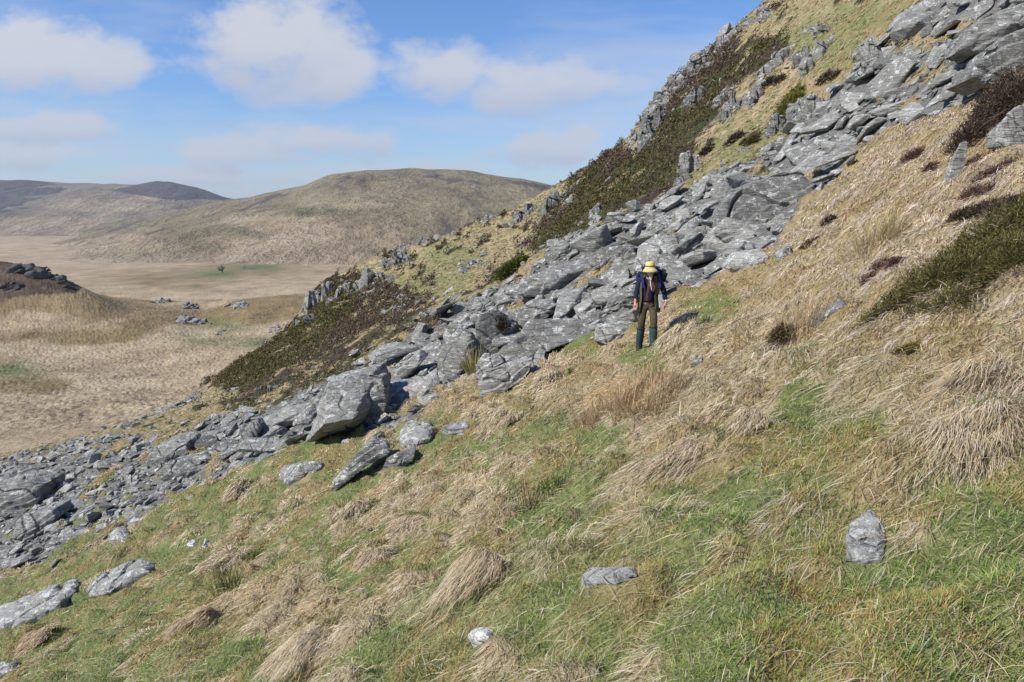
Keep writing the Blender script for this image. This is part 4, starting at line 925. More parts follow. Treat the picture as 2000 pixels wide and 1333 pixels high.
def clear_of_rocks(x, y, z):
    px, py = proj(x, y, z); k = np.ones(len(x), bool)
    for (x0, y0, x1, y1, hY), pl in zip(HERO_FOOT, HERO_POLY):
        if hY > 30: continue
        if hY > 8: k &= ~((np.abs(y-hY) < 2.2) & (inpoly(px, py, pl) | inpoly(px, py-5, pl))); continue
        k &= ~((px > x0-4) & (px < x1+4) & (py > y0+.15*(y1-y0)) & (py < y1+22) & (np.abs(y-hY) < 1.6))
    return k & (np.hypot(x-PX0, y-PY0) > .15)
def build_grass():
    g = np.random.default_rng(21); dry = []; grn = []; mos = []
    # -- tussocks
    cx, cy = np.meshgrid(np.arange(-60, 80), np.arange(0, 70), indexing='ij'); cx = cx.ravel(); cy = cy.ravel()
    fx = (cx+.15+.7*_h(cx,cy,0,1))*TUS; fy = (cy+.15+.7*_h(cx,cy,0,2))*TUS; sz = .45+.75*_h(cx,cy,0,3)
    x = fx/.80; y = fy/1.12
    for _ in range(6):
        wx, wy = warp_t(x, y); x = x - (wx-fx)/.80; y = y - (wy-fy)/1.12
    z = A_full(x, y); ok = (y > 1.0) & (y < 26) & inframe(x, y, z, 200)
    rock, heath, green, moss = zones(x, y)
    ok &= (rock < .5) & (g.random(len(x)) > .92*green) & (g.random(len(x)) > .65*moss)
    x, y, z, sz, green, moss = [a[ok] for a in (x, y, z, sz, green, moss)]
    kk = clear_of_rocks(x, y, z); x, y, z, sz, green, moss = [a[kk] for a in (x, y, z, sz, green, moss)]
    pp = np.hypot(x-PX0, y-PY0) > .75; x, y, z, sz, green, moss = [a[pp] for a in (x, y, z, sz, green, moss)]
    nb = (np.clip(60+1000/np.maximum(y, 1.6), 70, 340)*sz).astype(int); idx = np.repeat(np.arange(len(x)), nb); n = len(idx); print('tussocks', len(x), 'blades', n)
    ang = g.uniform(0, 2*np.pi, n); rr = np.sqrt(g.random(n))*.36*sz[idx]*.8
    rx = x[idx] + rr*np.cos(ang)*1.15; ry = y[idx] + rr*np.sin(ang)*.9; rz = A_full(rx, ry)-.015
    rad = np.stack([np.cos(ang), np.sin(ang)], 1)*(rr/.28)[:,None]
    tj = g.normal(0, .35, (len(x),2))
    flow = COMB + .55*np.stack([perlin(rx*.35, ry*.35, 95), perlin(rx*.35, ry*.35, 96)], 1)
    d = 1.15*rad + flow*.6 + tj[idx]*.9 + g.normal(0, .36, (n,2))
    L = g.uniform(.11, .29, n)*(.65+.5*sz[idx]); lift = g.uniform(.4, 1.15, n); drp = lift*g.uniform(.65, 1.15, n)
    px, py = proj(rx, ry, rz)
    tone = g.normal(0, .17, len(x))[idx]
    c = palette(STRAW, n, g, .16, [.26,.26,.17,.15,.09,.07])
    pale = blob(px, py, [(1750,330,220,110),(1600,470,150,60),(1720,450,120,60)])
    c = c*(1+tone+.10*pale)[:,None]*np.stack([1+0*pale, 1-.02*pale, 1+.14*sstep(1300, 1600, px)], 1)
    warm = (_h((rx*1.0).astype(int), (ry*1.0).astype(int), 0, 9) < .25)*1.0
    c = c*np.stack([1-.06*warm, 1-.13*warm, 1-.25*warm], 1)
    ora = blob(px, py, [(1200,780,85,45),(1400,880,70,40),(380,1180,60,30),(1900,880,70,50)]); c = c*np.stack([1-.05*ora, 1-.22*ora, 1-.42*ora], 1)
    w = np.maximum(.0028, .00085*ry)*g.uniform(.7, 1.3, n)
    gr = grads(rx, ry)
    dry.append(blades(np.stack([rx, ry, rz], 1), d, L, lift, drp, w, c, gr, seed=1))
    # -- flattened thatch between the tussocks, sampled evenly over distance
    def spread(N, y0=1.25, y1=30.):
        Y = np.exp(g.uniform(math.log(y0), math.log(y1), N)); X = g.uniform(-.88, .88, N)*Y
        Z = A_full(X, Y); k = inframe(X, Y, Z, 60); X, Y, Z = X[k], Y[k], Z[k]; k = clear_of_rocks(X, Y, Z); X, Y, Z = X[k], Y[k], Z[k]; r, h, gn, ms = zones(X, Y)
        return X, Y, Z, r, h, gn, ms
    X, Y, Z, r, h, gn, ms = spread(240000, 2.0)
    k = (r < .5) & ((g.random(len(X)) > .88*gn) & (g.random(len(X)) > .6*ms)); X, Y, Z, gn = X[k], Y[k], Z[k], gn[k]; n = len(X)
    flow = COMB + .7*np.stack([perlin(X*.5, Y*.5, 97), perlin(X*.5, Y*.5, 98)], 1)
    d = flow*.9 + g.normal(0, .55, (n,2)); L = g.uniform(.08, .26, n); lift = g.uniform(.10, .5, n)
    c = palette(STRAW, n, g, .2, [.22,.22,.2,.12,.14,.10])
    dry.append(blades(np.stack([X, Y, Z-.01], 1), d, L, lift, lift*.9, np.maximum(.0026, .0009*Y)*g.uniform(.7,1.4,n), c, grads(X, Y), seed=2))
    # -- green blades
    X, Y, Z, r, h, gn, ms = spread(420000, 2.0)
    k = (r < .5) & (g.random(len(X)) < .13 + .80*gn**1.1); X, Y, Z, gn = X[k], Y[k], Z[k], gn[k]; n = len(X); print('green', n)
    d = COMB*.4 + g.normal(0, .8, (n,2)); L = g.uniform(.04, .12, n); lift = g.uniform(.45, 1.1, n)
    c = palette([(.18,.255,.06),(.25,.33,.085),(.12,.185,.045),(.35,.38,.15),(.43,.40,.21),(.60,.52,.36)], n, g, .18, [.25,.26,.14,.15,.08,.12])
    grn.append(blades(np.stack([X, Y, Z-.01], 1), d, L, lift, lift*.5, np.maximum(.0030, .0009*Y)*g.uniform(.7,1.3,n), c, grads(X, Y), seed=3))
    # -- moss and dead bracken fragments
    X, Y, Z, r, h, gn, ms = spread(260000, 2.0)
    k = (r < .5) & (g.random(len(X)) < ms*1.2); X, Y, Z = X[k], Y[k], Z[k]; n = len(X); print('moss', n)
    d = g.normal(0, 1, (n,2)); L = g.uniform(.03, .08, n); lift = g.uniform(.3, 1.1, n)
    c = palette([(.42,.29,.115),(.50,.37,.17),(.32,.21,.075),(.40,.33,.13),(.26,.25,.08)], n, g, .2)
    mos.append(blades(np.stack([X, Y, Z-.005], 1), d, L, lift, lift*.3, np.maximum(.0034, .0011*Y)*g.uniform(.7,1.4,n), c, grads(X, Y), seed=4))
    # -- long single pale stalks
    X, Y, Z, r, h, gn, ms = spread(3000, 3, 14)
    k = r < .5; X, Y, Z = X[k], Y[k], Z[k]; n = len(X)
    d = COMB*.5 + g.normal(0, .8, (n,2)); lift = g.uniform(.3, .8, n)
    dry.append(blades(np.stack([X, Y, Z], 1), d, g.uniform(.2, .42, n), lift, lift*g.uniform(.3,.9,n), np.maximum(.0022, .0007*Y), palette([(.62,.54,.37),(.55,.43,.25)], n, g, .1), grads(X, Y), seed=5))
    # -- coarse grass of the far slope
    Y = np.exp(g.uniform(math.log(24), math.log(118), 52000)); X = g.uniform(-.85, .9, len(Y))*Y; Z = A_full(X, Y)
    k = inframe(X, Y, Z, 30); X, Y, Z = X[k], Y[k], Z[k]; rr_, hh, gn, ms = zones(X, Y); k = (rr_ < .5) & (hh < .5); X, Y, Z, gn = X[k], Y[k], Z[k], gn[k]
    m = 6; idx = np.repeat(np.arange(len(X)), m); n = len(idx)
    ang = g.uniform(0, 2*np.pi, n); rad = np.stack([np.cos(ang), np.sin(ang)], 1)
    sc = (.5+Y/90)[idx]
    root = np.stack([X[idx]+rad[:,0]*.14*sc, Y[idx]+rad[:,1]*.14*sc, Z[idx]-.03], 1)
    isg = (g.random(len(X)) < gn*.55)[idx]
    hue = np.array([(.46,.38,.23),(.38,.32,.17),(.52,.43,.28),(.31,.28,.12),(.42,.32,.19)])[g.choice(5, len(X))][idx]*(1+g.normal(0,.14,n))[:,None]
    hg = np.array([(.19,.23,.06),(.27,.29,.10),(.14,.17,.045)])[g.choice(3, len(X))][idx]*(1+g.normal(0,.15,n))[:,None]
    c = np.where(isg[:,None], hg, hue); L = g.uniform(.25, .5, n)*sc*np.where(isg, .5, 1); lift = g.uniform(.3, .8, n)
    dry.append(blades(root, .9*rad+COMB*.6, L, lift, lift*.8, .0011*Y[idx]*g.uniform(.8,1.5,n), c, grads(root[:,0], root[:,1]), seed=6))
    tag(blade_obj('dry_grass', dry, M_BLADE), 'bleached straw-coloured moor grass in combed tussocks over the slope', 'grass', kind='stuff')
    tag(blade_obj('green_grass', grn, M_BLADE), 'short green grass in patches between the straw tussocks', 'grass', kind='stuff')
    tag(blade_obj('moss', mos, M_BLADE), 'orange-brown moss in patches on the slope', 'moss', kind='stuff')
build_grass()

def build_heath():
    g = np.random.default_rng(31)
    Y = np.sqrt(g.uniform(25**2, 118**2, 640000)); X = g.uniform(-.5, .75, len(Y))*Y; Z = A_full(X, Y)
    k = inframe(X, Y, Z, 10); X, Y, Z = X[k], Y[k], Z[k]
    r, h, gn, ms = zones(X, Y); k = h > .5; X, Y, Z = X[k], Y[k], Z[k]; px, py = proj(X, Y, Z)
    n = len(X); print('heath', n)
    cl = np.clip(.5+1.2*perlin(X*.65, Y*.45, 201)+.55*perlin(X*1.5, Y*1.1, 202), .03, 1.6)
    hgt = cl*g.random(n)**.6*.66
    greenness = inpoly(px, py, HEATH1)*.55 + inpoly(px, py, HEATH2)*.55 - inpoly(px, py, HEATH3)*.65 + .9*perlin(X*.12, Y*.09, 203) + .25*perlin(X*.5, Y*.4, 204) \
        - .9*blob(px, py, [(1330,170,50,50),(1290,230,30,60),(1440,110,60,30),(1200,320,60,25),(1060,430,40,30),(640,548,40,12)]) - .12 + .5*blob(px, py, [(1240,350,90,60),(1150,400,60,40),(1490,110,50,30),(620,650,60,40),(740,650,60,20)]) - .05
    isg = greenness > 0
    d = g.normal(0, 1, (n,2)); L = g.uniform(.12, .26, n)*(.6+Y/120); lift = g.uniform(.2, 1.0, n)
    gc = palette([(.078,.076,.028),(.11,.10,.038),(.05,.05,.02),(.17,.14,.06),(.12,.085,.05)], n, g, .2, [.3,.27,.2,.11,.12])
    bc = palette([(.105,.074,.052),(.08,.057,.04),(.15,.11,.075),(.06,.046,.033),(.20,.16,.095)], n, g, .2, [.3,.26,.2,.14,.10])
    c = np.where(isg[:,None], gc, bc); root = np.stack([X, Y, Z+hgt-.08], 1); gr = grads(X, Y); w = .0017*Y*g.uniform(.6, 1.3, n)
    for sel, nm, lb, ct in ((isg, 'gorse_scrub', 'dark green gorse and bilberry scrub banding the upper slope and spur', 'scrub'), (~isg, 'heather', 'dark brown heather in clumps over the spur and skyline', 'heather')):
        tag(blade_obj(nm, [blades(root[sel], d[sel], L[sel], lift[sel], lift[sel]*.4, w[sel], c[sel], gr[sel], seed=7)], M_LEAF), lb, ct, kind='stuff')
build_heath()

GORSE = [(.095,.090,.030),(.135,.125,.042),(.06,.06,.022),(.22,.19,.075),(.17,.12,.065)]
HEATHER = [(.085,.060,.045),(.065,.046,.036),(.125,.09,.065),(.19,.145,.10),(.045,.036,.03)]
REDH = [(.20,.105,.08),(.14,.08,.062),(.27,.17,.125),(.10,.065,.05)]
YELG = [(.20,.19,.045),(.15,.16,.035),(.26,.22,.07),(.10,.11,.03)]
M_STEM = plain('woody_stem', (.30,.24,.17), .9); M_STEMD = plain('dark_stem', (.10,.07,.05), .9)
def stems_mesh(name, base, tips, rad, g, mat, parent):
    V = []; F = []; off = 0
    for tp in tips:
        a = np.array(base) + g.normal(0, .04, 3)*[1,1,.2]; b = np.array(tp); mid = (a+b)/2 + g.normal(0, .12*np.linalg.norm(b-a), 3)
        ts = np.linspace(0, 1, 5); pts = [(1-t)**2*a+2*t*(1-t)*mid+t*t*b for t in ts]
        ax = (b-a)/max(np.linalg.norm(b-a), 1e-6); s1 = np.cross(ax, [0,.3,1.]); s1 /= max(np.linalg.norm(s1), 1e-6); s2 = np.cross(ax, s1)
        for i, p in enumerate(pts):
            rr = rad*(1-.75*ts[i])
            for k in range(4): V.append(p + rr*(math.cos(k*math.pi/2)*s1+math.sin(k*math.pi/2)*s2))
        for i in range(4):
            for k in range(4): F.append([off+i*4+k, off+i*4+(k+1)%4, off+i*4+4+(k+1)%4, off+i*4+4+k])
        off += 20
    return link(name, np_mesh(name, np.array(V), np.array(F)), mat, parent)
def shrub(name, label, cat, lobes, cols, n=2600, L=.07, w=.0045, seed=1, pale=0, flat=.75, hmul=1.0, group=None, lift_z=0, weights=None):
    """lobes: (px, py of the lobe's foot, radius in photo px[, Y])"""
    g = np.random.default_rng(seed); P = []; C = []; D = []; LIFT = []; tips = []; info = []
    for lb_ in lobes:
        px, py, rpx = lb_[:3]; Y = lb_[3] if len(lb_) > 3 else hit(px, py, f=A_full)
        c = at(px, py, Y); info.append((c, rpx/FPX*Y))
    tot = sum(r*r for _, r in info)
    root = min((c for c, _ in info), key=lambda c: c.z if len(info) > 1 else 0); root = info[len(info)//2][0]
    for c, r in info:
        m = int(n*r*r/tot); v = g.normal(0, 1, (m,3)); v /= np.linalg.norm(v, axis=1)[:,None]; v[:,2] = np.abs(v[:,2])
        lump = .78 + .45*perlin(v[:,0]*2.4+seed, v[:,1]*2.4+v[:,2]*2, seed+40) + .28*perlin(v[:,0]*6, v[:,1]*6+v[:,2]*5, seed+41)
        rad = r*lump*g.random(m)**.28
        p = np.array(c) + v*rad[:,None]*np.array([1, 1, flat*hmul]); p[:,2] += lift_z + .38*0
        sx = grads(np.array([c.x]), np.array([c.y]))[0]; p[:,2] += (p[:,0]-c.x)*sx[0]*.9 + (p[:,1]-c.y)*sx[1]*.9
        P.append(p); D.append(v[:,:2]+g.normal(0, .6, (m,2))); LIFT.append(np.clip(v[:,2]*1.0+g.normal(0,.25,m), .05, 1.2))
        for k in range(6): tips.append(p[g.integers(m)])
    P = np.concatenate(P); D = np.concatenate(D); LIFT = np.concatenate(LIFT); m = len(P)
    rt = empty(name, root); tag(rt, label, cat, group)
    ww = np.maximum(w, .0011*P[:,1])
    col = palette(cols, m, g, .2, weights)
    o = blade_obj('foliage', [blades(P, D, g.uniform(.6, 1.4, m)*L, LIFT, LIFT*.3, ww*g.uniform(.7,1.3,m), col, np.zeros((m,2)), side_jit=1.2, seed=seed)], M_LEAF, rt, loc=root)
    b = stems_mesh('stem', (0,0,-.05), [np.array(t)-np.array(root) for t in tips], .012, g, M_STEMD, rt)
    if pale:
        pts = P[g.choice(m, pale)]; rp = []
        d = g.normal(0, 1, (pale,2)); lf = g.uniform(-.1, .9, pale)
        ds = blade_obj('dead_stem', [blades(pts+[0,-.02,.02], d, g.uniform(.12, .3, pale), lf, lf*.6, np.full(pale, .006), palette([(.52,.44,.30),(.40,.31,.19)], pale, g, .1), np.zeros((pale,2)), side_jit=1, seed=seed+3)], M_BLADE, rt, loc=root); ds['kind'] = 'stuff'
    return rt
GW = [.33,.26,.2,.11,.10]
shrub('gorse_bush','wide dark green gorse bush with bleached dead stems on the right-hand slope','gorse bush',
      [(1715,625,42),(1760,600,62),(1800,572,82),(1850,555,95),(1900,560,92),(1860,600,62),(1790,618,46),(1950,525,105),(2000,515,112),(2060,500,120),(1960,465,92),(2020,445,100),(1900,500,84),(2100,450,120)], GORSE, n=62000, L=.045, w=.0045, seed=3, pale=300, flat=.8, weights=GW)
shrub('heather_bush','large dark brown heather bush bulging over the straw below the big tilted slab','heather bush',
      [(1885,285,42),(1915,270,45),(1950,235,50),(1985,205,50),(2020,180,55),(1925,225,38),(1960,190,42)], HEATHER, n=26000, L=.06, w=.006, seed=4, flat=1.35)
shrub('heather_bush','brown heather strip along the upper edge of the gorse bush','heather bush',[(1880,425,28),(1920,415,34),(1965,410,40),(2010,400,40)], HEATHER, n=7000, L=.07, seed=5, flat=.6)
shrub('heather_bush','straggling brown heather between the leaning stone spike and the right edge','heather bush',[(1905,320,20),(1930,345,26),(1960,330,22),(1900,380,24),(1930,375,18)], REDH, n=3200, L=.08, seed=6, flat=.6)
shrub('heather_clump','round reddish-brown heather clump in straw left of the gorse bush','heather clump',[(1695,555,24),(1722,530,30),(1745,520,20)], REDH, n=4200, L=.06, seed=7, flat=.8)
shrub('heather_clump','red-brown heather clump high on the straw below the scree','heather clump',[(1778,310,20),(1790,302,14)], REDH, n=1400, L=.07, seed=8)
shrub('heather_clump','small dark heather tuft above the reddish clump in the straw','heather clump',[(1618,434,16)], HEATHER, n=900, L=.06, seed=9)
shrub('heather_clump','thin brown heather tuft between the red-brown clump and the spike','heather clump',[(1815,330,14)], REDH, n=700, L=.06, seed=10)
shrub('heather_clump','dark olive twiggy tuft standing alone on the straw right of the hiker','heather clump',[(1522,662,24)], [(.16,.12,.05),(.10,.08,.035),(.22,.16,.08)], n=1300, L=.09, w=.005, seed=11, flat=1.1)
shrub('heather_clump','round brown heather tuft growing on the cleft boulder','heather clump',[(972,640,20,21.9),(984,645,14,21.8)], HEATHER, n=2600, L=.10, seed=12, flat=1.0)
shrub('heather_clump','brown-black clump at the foot of the straw beside the scree edge','heather clump',[(1583,478,20),(1572,482,12)], [(.16,.10,.05),(.10,.07,.03),(.2,.16,.05)], n=1200, L=.06, seed=13, flat=.5)
shrub('moss_mound','dark orange moss mound on the slope below the gorse bush','moss',[(1775,684,22),(1755,688,14)], [(.30,.19,.04),(.2,.13,.03),(.14,.13,.03)], n=2200, L=.03, seed=14, flat=.5)
shrub('gorse_bush','rounded bright olive gorse bush at the upper rim of the scree','gorse bush',[(985,540,22),(1000,530,26),(1015,518,20)], [(.085,.11,.022),(.11,.14,.03),(.06,.08,.018)], n=5200, L=.16, seed=15, flat=.9)
shrub('gorse_bush','yellow-green bush beside the square-faced outcrop','gorse bush',[(1535,222,26),(1545,208,26),(1552,190,18)], YELG, n=5200, L=.16, seed=16, flat=1.2)
shrub('gorse_bush','small green bush on turf left of the yellow-green one','gorse bush',[(1468,278,15),(1455,280,10)], GORSE, n=1600, L=.15, seed=17)
shrub('heather_clump','brown heather clump left of the small green bush on the turf','heather clump',[(1432,278,18),(1442,270,14)], HEATHER, n=1800, L=.15, seed=18)
shrub('heather_clump','brown heather clump by the ribbed pale outcrop','heather clump',[(1376,302,16),(1384,294,14)], HEATHER, n=1600, L=.15, seed=19)
shrub('heather_clump','dark heather on the ledge above the square-faced outcrop','heather clump',[(1500,165,16),(1520,160,14)], HEATHER, n=1500, L=.15, seed=20)
shrub('heather_clump','dark heather clump right above the square-faced outcrop','heather clump',[(1612,156,18),(1630,150,12)], HEATHER, n=1500, L=.13, seed=22)
def tuft(name, label, cat, px, py, n, Lr, spread, cols, seed, w=.0035, lift=(.9,1.5), Y=None, lean=.25):
    g = np.random.default_rng(seed); Y = Y or hit(px, py, f=A_full); c = at(px, py, Y)
    a = g.uniform(0, 2*np.pi, n); r = np.sqrt(g.random(n))*spread
    x = c.x+r*np.cos(a); y = c.y+r*np.sin(a)*.8; z = A_full(x, y)-.02 if Y < 30 else np.full(n, c.z)
    d = np.stack([np.cos(a), np.sin(a)], 1)*.5 + COMB*lean + g.normal(0, .4, (n,2)); lf = g.uniform(lift[0], lift[1], n)
    o = blade_obj(name, [blades(np.stack([x,y,z],1), d, g.uniform(Lr[0], Lr[1], n), lf, lf*g.uniform(0,.25,n), np.maximum(w, .0009*y), palette(cols, n, g, .15), grads(x,y), seed=seed)], M_BLADE)
    V = np.empty(len(o.data.vertices)*3, np.float32); o.data.vertices.foreach_get('co', V); V = V.reshape(-1,3)-np.array(c, np.float32); o.data.vertices.foreach_set('co', V.ravel()); o.data.update()
    o.location = c; return tag(o, label, cat)
RUSH = [(.10,.115,.03),(.07,.085,.025),(.30,.24,.12)]; ORR = [(.46,.32,.17),(.38,.25,.12),(.54,.41,.25),(.28,.19,.10)]
tuft('rush_clump','sparse dark green rush clump in the centre foreground','rushes',1030,1000,70,(.18,.36),.10,RUSH,61)
tuft('rush_clump','dark rush clump in the straw tussocks of the lower left','rushes',445,1150,130,(.25,.45),.20,RUSH,62)
tuft('rush_clump','bushy orange-brown rush bed below the hiker','rushes',1205,800,900,(.2,.42),.62,ORR,63,lift=(.6,1.2))
tuft('rush_clump','orange-brown rushes on the right half of the bed below the hiker','rushes',1262,795,420,(.2,.40),.42,ORR,64,lift=(.6,1.2))
tuft('rush_clump','yellowed rush tuft in front of the dark triangular rock face','rushes',925,722,90,(.4,1.0),.22,[(.42,.36,.13),(.28,.26,.09),(.5,.4,.2)],65,Y=20.3,w=.012)
tuft('rush_clump','thin tawny reeds standing in the straw right of the hiker','rushes',1568,628,130,(.25,.5),.28,[(.46,.33,.17),(.55,.42,.26)],66,lift=(.8,1.4))
tuft('rush_clump','tall pale grass tuft on the upper straw slope','rushes',1700,470,420,(.25,.5),.5,[(.50,.40,.2),(.40,.33,.14),(.56,.45,.28)],67,lift=(.6,1.2))
tuft('grass_clump','dark green grass clump right of the centre rushes','grass clump',1080,950,260,(.1,.2),.17,[(.10,.17,.03),(.07,.11,.025),(.16,.22,.05)],68,lift=(.6,1.2))
tuft('grass_clump','rounded green tuft in the dark at the bottom centre','grass clump',850,1310,420,(.08,.19),.17,[(.09,.15,.03),(.14,.2,.05),(.30,.28,.14)],69,lift=(.5,1.1))

def big_tussock(label, px, py, rpx, seed, brown=0., n=1500):
    """a shaggy dome of dead grass, combed downhill; py is its foot"""
    g = np.random.default_rng(seed); Y = hit(px, py, f=A_full); c = at(px, py, Y); R_ = rpx/FPX*Y
    a = g.uniform(0, 2*np.pi, n); r = np.sqrt(g.random(n)); x = c.x+R_*.75*r*np.cos(a); y = c.y+R_*.6*r*np.sin(a)
    rw = np.clip(r*(1+.35*np.cos(a*2+seed)+.2*np.cos(a*3-seed)), 0, 1); dome = R_*.50*(1-rw**2)*(.8+.6*perlin(x*5, y*5, seed)); z = A_full(x, y)+dome-.02
    rad = np.stack([np.cos(a), np.sin(a)], 1)*r[:,None]; tw = g.normal(0, .35, 2); d = .55*rad + COMB*.95 + tw + .5*np.stack([perlin(x*5, y*5, seed+1), perlin(x*5, y*5, seed+2)], 1) + g.normal(0, .48, (n,2))
    L = R_*g.uniform(.35, 1.15, n); lf = g.uniform(.2, 1.05, n)
    col = palette(STRAW, n, g, .16, [.30,.26,.14,.18,.06,.06])*(1-brown*np.array([.18,.30,.42]))
    rt = empty('grass_tussock', c); tag(rt, label, 'tussock')
    gr = grads(x, y); blade_obj('dead_leaves', [blades(np.stack([x,y,z],1), d, L, lf, lf*1.05, np.maximum(.0028, .0009*y)*g.uniform(.7,1.3,n), col, gr, seed=seed)], M_BLADE, rt, loc=c)
    m = n//6; k = g.integers(0, n, m); a2 = g.uniform(0, 2*np.pi, m); x2 = c.x+R_*.8*np.cos(a2)+.3*R_; y2 = c.y+R_*.5*np.sin(a2)
    gf = palette([(.12,.16,.045),(.20,.22,.07),(.09,.11,.035)], m, g, .15); lf2 = g.uniform(.5, 1.2, m)
    blade_obj('green_leaves', [blades(np.stack([x2,y2,A_full(x2,y2)-.01],1), g.normal(0,1,(m,2)), R_*g.uniform(.3,.7,m), lf2, lf2*.4, np.maximum(.0028,.0009*y2), gf, grads(x2,y2), seed=seed+1)], M_BLADE, rt, loc=c)
for a_ in [('big shaggy pale tussock at the bottom left of centre',590,1290,95,501,0.),
           ('broad brown-tinged tussock in the centre foreground, left of the rushes',940,1120,95,502,.25),
           ('brown rounded tussock just below the lower left rushes',395,1215,62,504,.45),
           ('pale tussock above the lower left rushes',440,1110,60,505,.0),
           ('brownish tussock by the bottom left slab',75,1250,42,506,.35),
           ('tussock with a green shaded side in the left centre of the slope',795,1045,52,507,.15),
           ('brown-topped tussock above the orange moss, left centre',740,1095,46,508,.3),
           ('upright tussock at the right edge of the brown rushes',1475,830,58,509,.05),
           ('pale tussock to the lower left of the orange moss mound by the centre',1330,905,70,510,.1),
           ('large brown-straw tussock at the right edge under the gorse bush',1935,740,105,511,.25),
           ('long draped tussock low at the right edge of the picture',1900,870,95,512,.05),
           ('pale tussock in the turf right of the split slab',1075,745,36,513,.0),
           ('pale tussock right of the small mossy-ended rock',985,830,52,514,.05),
           ('slim pale tussock left of the lone tilted slab, below the scree',470,960,34,515,.05),
           ('tussock below the lone tilted slab',690,1000,44,516,.05),
           ('pale tussock right of the hiker\'s shadow',1330,660,48,519,.0),
           ]: big_tussock(*a_)
# ---------------------------------------------------------------- the hiker
def skin_obj(name, verts, edges, rad, mat, parent, root=0, sub=2):
    me = bpy.data.meshes.new(name); me.from_pydata(verts, edges, []); me.update()
    o = bpy.data.objects.new(name, me); COL.objects.link(o)
    m = o.modifiers.new('skin', 'SKIN'); m.use_smooth_shade = True; m.branch_smoothing = .6
    if not me.skin_vertices: me.skin_vertices.new()
    sv = me.skin_vertices[0].data
    for i, r in enumerate(rad):
        sv[i].radius = r if isinstance(r, tuple) else (r, r); sv[i].use_root = (i == root)
    s = o.modifiers.new('sub', 'SUBSURF'); s.levels = sub; s.render_levels = sub
    dg = bpy.context.evaluated_depsgraph_get(); dg.update()
    me2 = bpy.data.meshes.new_from_object(o.evaluated_get(dg)); bpy.data.objects.remove(o); bpy.data.meshes.remove(me)
    me2.polygons.foreach_set('use_smooth', np.ones(len(me2.polygons), bool))
    me2.name = name; me2.materials.clear(); return link(name, me2, mat, parent)
def loft(name, rings, mat, parent, seg=20, cap=True, a0=0, a1=2*math.pi, thick=0, wob=.0, seed=0, smooth=True):
    """rings: (x, y, z, rx, ry)"""
    full = abs(a1-a0-2*math.pi) < 1e-6; n = seg if full else seg+1; V = []; F = []; g = np.random.default_rng(seed)
    for (x, y, z, rx, ry) in rings:
        for k in range(n):
            a = a0+(a1-a0)*k/seg; q = 1+wob*g.normal()
            V.append((x+rx*math.cos(a)*q, y+ry*math.sin(a)*q, z))
    for i in range(len(rings)-1):
        for k in range(seg):
            k2 = (k+1) % n if full else k+1
            F.append((i*n+k, i*n+k2, (i+1)*n+k2, (i+1)*n+k))
    if cap and full: F.append(tuple(range(n))[::-1]); F.append(tuple((len(rings)-1)*n+k for k in range(n)))
    me = bpy.data.meshes.new(name); me.from_pydata(V, [], F); me.update()
    me.polygons.foreach_set('use_smooth', np.full(len(me.polygons), smooth))
    o = link(name, me, mat, parent)
    if thick: md = o.modifiers.new('t', 'SOLIDIFY'); md.thickness = thick
    return o
